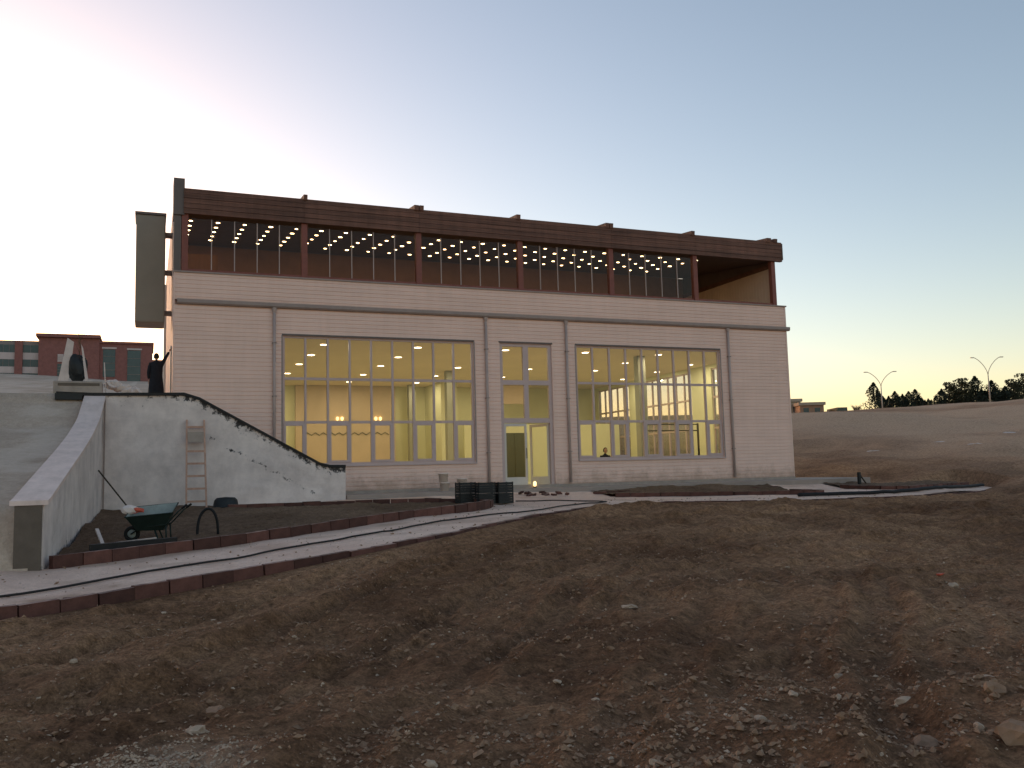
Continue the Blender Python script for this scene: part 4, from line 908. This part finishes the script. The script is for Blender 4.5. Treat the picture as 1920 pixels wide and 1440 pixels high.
# ------------------------------------------------------------------ stones and clods
def stone(x, y, r, m, label, group=None, seed=0, flat=.6):
    me = blob(r, seed, 1.25, .85, flat, 2, .45); me.materials.append(M[m]); o = link('stone', me, None, (x, y, float(G(np.array(x), np.array(y)))+r*flat*.3), (0, 0, seed*1.7))
    return tag(o, label, 'stone', group)
uniq = [(-6.83, -21.04, .13, 'stone', 'long pale flat stone lying in the middle of the bare dirt', .3), (-2.69, -21.85, .10, 'stone', 'pale rounded stone lying right of the wheel ruts near the orange scrap', .6),
        (-7.72, -26.72, .13, 'brownstone', 'large brown rock cut by the lower right corner', .8), (-7.94, -26.3, .10, 'brownstone', 'round brown rock left of the rock in the lower right corner', .8),
        (-6.29, -25.32, .085, 'stone', 'flat pale stone at the right edge of the dirt', .5), (-7.04, -26.0, .11, 'brownstone', 'broad brown clod above the rock in the lower right corner', .6),
        (-7.38, -25.6, .07, 'stone', 'pale angular stone among the clods at lower right', .7), (-11.51, -23.0, .11, 'brownstone', 'upright brown clod behind the pale gravel patch at lower left', 1.0),
        (-11.69, -23.7, .085, 'stone', 'grey lump at the top of the pale gravel patch', .7), (-10.3, -13.75, .1, 'brownstone', 'brown clod sitting against the red kerb of the path', .9)]
for i, (x, y, r_, m_, lb, fl) in enumerate(uniq): stone(x, y, r_*.72, m_, lb, None, i+1, fl)
k = 0
while k < 70:
    D_ = rng.uniform(4.6, 15)**1.0; a = yaw+rng.uniform(-.56, .56); x = CAM.x+D_*math.sin(a); y = CAM.y+D_*math.cos(a)
    if y > lk_y(x)-.4: continue
    stone(x, y, rng.uniform(.012, .034), ('stone', 'brownstone')[rng.random() < .5], 'small loose stone lying on the bare brown dirt', 'small stones on the dirt', 100+k, rng.uniform(.45, .8)); k += 1
o = MB().bar((0, 0, .02), (.42, .1, .03), .05, .02).build('orange_scrap', M['orange']); o.location = (-2.2, -21.2, float(G(np.array(-2.2), np.array(-21.2)))); tag(o, 'orange plastic scrap lying on the dirt at right', 'scrap')

def pebbles(n, rmin, rmax, m, name, label, sampler, zfun, sink=.25):
    oct_ = np.array([(1, 0, 0), (0, 1, 0), (-1, 0, 0), (0, -1, 0), (0, 0, 1), (0, 0, -1)], float)
    tri = np.array([(0, 1, 4), (1, 2, 4), (2, 3, 4), (3, 0, 4), (1, 0, 5), (2, 1, 5), (3, 2, 5), (0, 3, 5)])
    x, y = sampler(n); n = len(x); r_ = rmin*(rmax/rmin)**(rng.random(n)**2.2); z = zfun(x, y)+r_*(.5-sink)
    V = oct_[None]*(1+rng.uniform(-.35, .35, (n, 6, 1)))*rng.uniform(.6, 1.3, (n, 1, 3))*np.array([1, 1, .7])
    a = rng.uniform(0, 6.28, n); c, s_ = np.cos(a)[:, None], np.sin(a)[:, None]; t = rng.uniform(-.6, .6, n)[:, None]
    X = V[..., 0]*c-V[..., 1]*s_; Y = V[..., 0]*s_+V[..., 1]*c; Z = V[..., 2]+t*X
    P = np.stack([X, Y, Z], -1)*r_[:, None, None]+np.stack([x, y, z], -1)[:, None]
    F = (tri[None]+6*np.arange(n)[:, None, None]).reshape(-1, 3)
    me = bpy.data.meshes.new(name); me.from_pydata(P.reshape(-1, 3).tolist(), [], F.tolist()); me.materials.append(M[m])
    o = bpy.data.objects.new(name, me); col.objects.link(o); return tag(o, label, 'gravel', kind='stuff')
def fan(n):
    D_ = 3.8+rng.random(n)**1.5*14; a = yaw+rng.uniform(-.6, .6, n); x = CAM.x+D_*np.sin(a); y = CAM.y+D_*np.cos(a)
    k_ = (fbm(x/1.3, y/1.3, 2) > rng.uniform(-1.1, .7, n)) & (y < lk_y(x)-.15); return x[k_], y[k_]
pebbles(26000, .007, .034, 'brownstone', 'dirt_clods', 'crumbs of brown earth strewn over the dirt', fan, G)
pebbles(6500, .005, .02, 'stone', 'loose_gravel', 'pale small gravel strewn over the dirt', fan, G)
def patch(n): return -11.95+rng.normal(0, .26, n), -24.5+rng.normal(0, .34, n)
pebbles(2600, .005, .018, 'stone', 'gravel_patch', 'pale gravel patch spilled on the dirt at lower left', patch, G)
def onpath(n):
    x = rng.uniform(-15, 12, n); y = lk_y(x)+rng.uniform(.2, 3.2, n); k_ = ~inpoly(x, y, BF+BB[1:]+[(-10, -2.4), (-13.2, -2.4)]) & (y < -2.4) & ~((x < -13.4) & (y > -14.2)); return x[k_], y[k_]
pebbles(900, .006, .035, 'brownstone', 'path_crumbs', 'crumbs of soil scattered over the pale path', onpath, lambda x, y: S(x, y)+.018*fbm(x/.9, y/.9, 4))

# ------------------------------------------------------------------ far right: ridge with trees, lamp posts and small buildings
def gfar(x, y): return float(G(np.array(x), np.array(y), False))
def pine(seed, h, kind):
    q = np.random.default_rng(seed); e = empty('pine_tree' if kind == 0 else 'broadleaf_tree'); m = MB()
    m.tube([(0, 0, -.5), (.05, 0, h*.5), (.02, .05, h*.93)], [.16, .1, .03], 7)
    for k in range(9):
        z = h*(.25+.65*k/9); a = k*2.4; L_ = h*.26*(1.1-z/h); m.tube([(0, 0, z), (L_*math.cos(a), L_*math.sin(a), z+.15)], [.035, .012], 4)
    m.build('trunk', M['bark'], e, True)
    n = 1500; P = []; F = []
    for i in range(n):
        if kind == 0:
            t = q.random()**.8; rad = h*.36*(1-t)**.75*(.75+.35*math.sin(9*t+seed)+.25*q.random())*(.35+.65*q.random()**.5)+.05; z = h*(.1+.9*t)
        else:
            t = q.random(); rad = h*.34*math.sin(math.pi*(.1+.85*t))**.7*(.35+.65*q.random()**.5)*(.8+.4*math.sin(3*t*6+seed)); z = h*(.18+.82*t)
        a = q.uniform(0, 6.28); lump = 1+.3*math.sin(3*a+seed)+.2*math.sin(5*a+7*t)
        c = np.array([rad*lump*math.cos(a), rad*lump*math.sin(a), z]); s_ = q.uniform(.09, .26)
        d1 = q.normal(size=3); d1 /= np.linalg.norm(d1); d2 = np.cross(d1, q.normal(size=3)); d2 /= np.linalg.norm(d2)
        b = len(P); P += [c+d1*s_, c+d2*s_*.7, c-d1*s_*.6, c-d2*s_*.5]; F.append((b, b+1, b+2, b+3))
    me = bpy.data.meshes.new('crown'); me.from_pydata([tuple(p) for p in P], [], F); me.materials.append(M['pine' if kind == 0 else 'pine2']); link('crown', me, e)
    return e
def at(px, D_, z=None):
    v = fw*D_+r2*((px-960)/1658.26*D_)+u2*(-(770-720)/1658.26*D_); return CAM.x+v.x, CAM.y+v.y
protos = [pine(1, 6.0, 0), pine(2, 5.2, 0), pine(3, 6.2, 1), pine(4, 5.6, 1)]
tl = [(1641, 1.0, 0), (1652, .8, 1), (1668, .76, 1), (1680, .72, 0), (1694, .78, 1), (1706, .66, 0), (1718, .8, 0), (1730, .68, 1), (1742, .5, 1), (1757, .62, 0), (1768, .78, 1), (1782, .98, 2), (1797, .82, 3), (1806, 1.0, 2),
      (1818, .86, 3), (1832, 1.02, 0), (1843, .85, 1), (1853, .75, 2), (1863, .95, 0), (1876, .86, 1), (1888, .8, 1), (1900, 1.0, 2), (1912, 1.12, 3), (1926, 1.25, 2)]
tl = tl[:-1]+[(p_+5.5, s_*.82, 1 if k_ < 2 else k_) for p_, s_, k_ in tl[1:-2]]+tl[-1:]
used = set()
poslab = ['tallest dark pine at the left end of the tree row on the ridge', None]
for i, (px_, s_, k_) in enumerate(tl):
    e = protos[k_] if k_ not in used else copy_tree(protos[k_]); used.add(k_)
    D_ = 148+((i*7) % 5)*2.5; x, y = at(px_, D_); e.location = (x, y, gfar(x, y)-.35); e.scale = (s_*.9, s_*.9, s_*.86); e.rotation_euler = (0, 0, i*1.3)
    if i == 0: tag(e, 'dark rounded pine at the left end of the tree row on the ridge', 'tree', 'trees along the ridge')
    elif i == len(tl)-1: tag(e, 'tall broadleaf tree cut by the right edge of the picture', 'tree', 'trees along the ridge')
    elif px_ < 1765: tag(e, 'low dark pine between the two street lamps on the ridge', 'tree', 'trees along the ridge')
    elif k_ >= 2: tag(e, 'open-crowned tree beside the right street lamp on the ridge', 'tree', 'trees along the ridge')
    else: tag(e, 'dark pine among the taller trees beside the right street lamp', 'tree', 'trees along the ridge')
def lamp(px_, D_, h, label):
    x, y = at(px_, D_); e = empty('street_lamp', (x, y, gfar(x, y)-.3), -yaw); tag(e, label, 'street lamp', 'double-armed street lamps')
    MB().tube([(0, 0, 0), (0, 0, h*.62)], [.13, .07], 8).build('pole', M['galv'], e, True)
    for sg in (-1, 1):
        pts = [(sg*2.2*math.sin(t*1.2)**1.0*t**.6 if t else 0, 0, h*.62+h*.38*math.sin(t*1.35)) for t in np.linspace(0, 1, 9)]
        a = MB().tube(pts, [.05]*9, 6).build('arm', M['galv'], e, True)
        p = pts[-1]; MB().box(p[0]-(.0 if sg > 0 else .55), p[0]+(.55 if sg > 0 else 0), -.12, .12, p[2]-.06, p[2]+.06).build('lamp_head', M['galv'], a)
lamp(1655, 141, 6.3, 'left street lamp with two curved arms, among the dark pines')
lamp(1858, 140, 7.6, 'right street lamp with two curved arms, tallest on the ridge')
# small cream buildings and a green cabin on the ridge, dry bushes
def boxbuild(px0, px1, D_, hpx, name, m, label, roof=True):
    s_ = D_/1658.26; x, y = at((px0+px1)/2, D_); e = empty(name, (x, y, gfar(x, y)-.4), -yaw); tag(e, label, 'building'); w_ = (px1-px0)*s_/2; h = hpx*s_+.4
    MB().box(-w_, w_, 0, 5, 0, h).build('wall', M[m], e)
    if roof: MB().box(-w_-.25, w_+.25, -.3, 5.3, h, h+.5).build('roof', M['cream'], e)
    for k in range(max(1, int(w_))):
        xx = -w_+.6+k*1.9
        if xx+.9 < w_: wd = MB().box(xx, xx+.9, -.04, .02, h*.3, h*.75).build('window', M['farglass'], e); MB().box(xx-.06, xx+.96, -.07, -.001, h*.26, h*.3).build('sill', M['farwhite'], wd)
    return e
boxbuild(1481, 1502, 152, 23, 'small_building', 'cream', 'cream flat-roofed block on the ridge, touching the beige building')
e = boxbuild(1500, 1545, 149, 15, 'small_building', 'brownroom', 'low brown building with pale flat roof on the ridge')
boxbuild(1570, 1589, 150, 11, 'site_cabin', 'cabin', 'small dark green cabin alone on the ridge', False)
for px_, s_, lb in ((1560, .7, 'small dry bush left of the green cabin'), (1606, 1.2, 'bare brown bush right of the green cabin')):
    x, y = at(px_, 150); e = empty('dry_bush', (x, y, gfar(x, y)-.1)); tag(e, lb, 'bush'); m = MB()
    for k in range(46):
        a = random.uniform(0, 6.28); L_ = random.uniform(.5, 1.0)*s_*1.3; p = Vector((math.cos(a)*L_*.6, math.sin(a)*L_*.6, L_*random.uniform(.6, 1.1)))
        m.tube([(0, 0, 0), p*.5+Vector((random.uniform(-.1, .1), 0, .1)), p], [.03, .022, .012], 4)
        for j in range(3): m.tube([p*.6, p*.6+Vector((random.uniform(-.3, .3), random.uniform(-.3, .3), random.uniform(.1, .45)))*s_], [.016, .008], 3)
    m.build('branches', M['drybush'], e)
# pale rubble on the hillside
for k, (px_, py_) in enumerate(((1765, 830), (1832, 833), (1642, 847), (1700, 850), (1895, 813), (1780, 868))):
    d = (fw+r2*((px_-960)/1658.26)-u2*((py_-720)/1658.26)); t = 30
    while t < 160 and CAM.z+d.z*t > gfar(CAM.x+d.x*t, CAM.y+d.y*t): t += .5
    me = blob(.2, 60+k, 2.4, .9, .5, 2, .5); me.materials.append(M['whiteboard']); o = link('rubble_heap', me, None, (CAM.x+d.x*t, CAM.y+d.y*t, CAM.z+d.z*t), (0, 0, -yaw), (t/60,)*3)
    tag(o, 'small pale heap of rubble on the brown hillside at right', 'rubble', 'pale rubble heaps on the hillside')

# ------------------------------------------------------------------ far left: red and grey institute building
fb_ = empty('institute_building', (-25, 158, 19.0)); tag(fb_, 'distant red brick and grey building with banded windows at far left', 'building')
def U(px_): return (px_-128)*.1025*1.06          # local metres from a plan width
def Zp(py_): return (722-py_)*.1035+1.0
def fbx(name, x0, x1, y0, y1, ya, yb, m, parent=None): return MB().box(U(x0), U(x1), ya, yb, Zp(y1), Zp(y0)).build(name, M[m], parent or fb_)
fbx('wall', -140, 70, 647, 740, 0, 12, 'fargrey')
fbx('tower', 70, 166, 640, 740, -1.2, 12, 'brick'); fbx('tower_roof', 66, 168, 635, 641, -2, 12.5, 'brick')
fbx('wall', 166, 254, 648, 740, -.6, 12, 'brick'); fbx('cornice', 164, 256, 645, 649, -1, 12.4, 'brick')
fbx('wall', 254, 330, 684, 740, .5, 12, 'fargrey'); fbx('roof_band', 254, 330, 677, 684, 0, 12.3, 'brick')
for a, b in ((-136, -70), (-60, -22), (-12, 33), (45, 69)):
    for y0, y1 in ((655, 669), (682, 695), (707, 718)):
        wd = fbx('window', a, b, y0, y1, -.05, .02, 'farglass')
        n = max(2, int((b-a)/9))
        for k in range(1, n): fbx('mullion', a+(b-a)*k/n-.25, a+(b-a)*k/n+.25, y0, y1, -.1, -.051, 'fargrey', wd)
    for y0, y1 in ((669.2, 681.8), (695.2, 706.8)): fbx('spandrel', a, b, y0, y1, -.08, .02, 'farwhite')
for a, b in ((-70, -60), (-22, -12), (33, 45)): fbx('pilaster', a, b, 648, 740, -.5, .02, 'brick')
for a, b, y0, y1, m in ((100, 109, 672, 686, 'farwhite'), (100, 109, 690, 712, 'farglass'), (172, 192, 660, 712, 'farglass'), (212, 234, 661, 722, 'farglass'), (256, 288, 700, 712, 'farwhite'), (256, 288, 713, 721, 'farglass')):
    wd = fbx('window', a, b, y0, y1, -1.3 if a < 166 else -.7 if a < 250 else .4, .55 if a > 250 else -.5, m)
    ya = -1.3 if a < 166 else -.7 if a < 250 else .4
    for k in range(1, 4): fbx('glazing_bar', a, b, y0+(y1-y0)*k/4-.3, y0+(y1-y0)*k/4+.3, ya-.06, ya-.001, 'fargrey', wd)
fbx('lintel', 170, 194, 656, 659, -.8, -.5, 'farwhite'); fbx('lintel', 211, 236, 657, 660, -.8, -.5, 'farwhite')
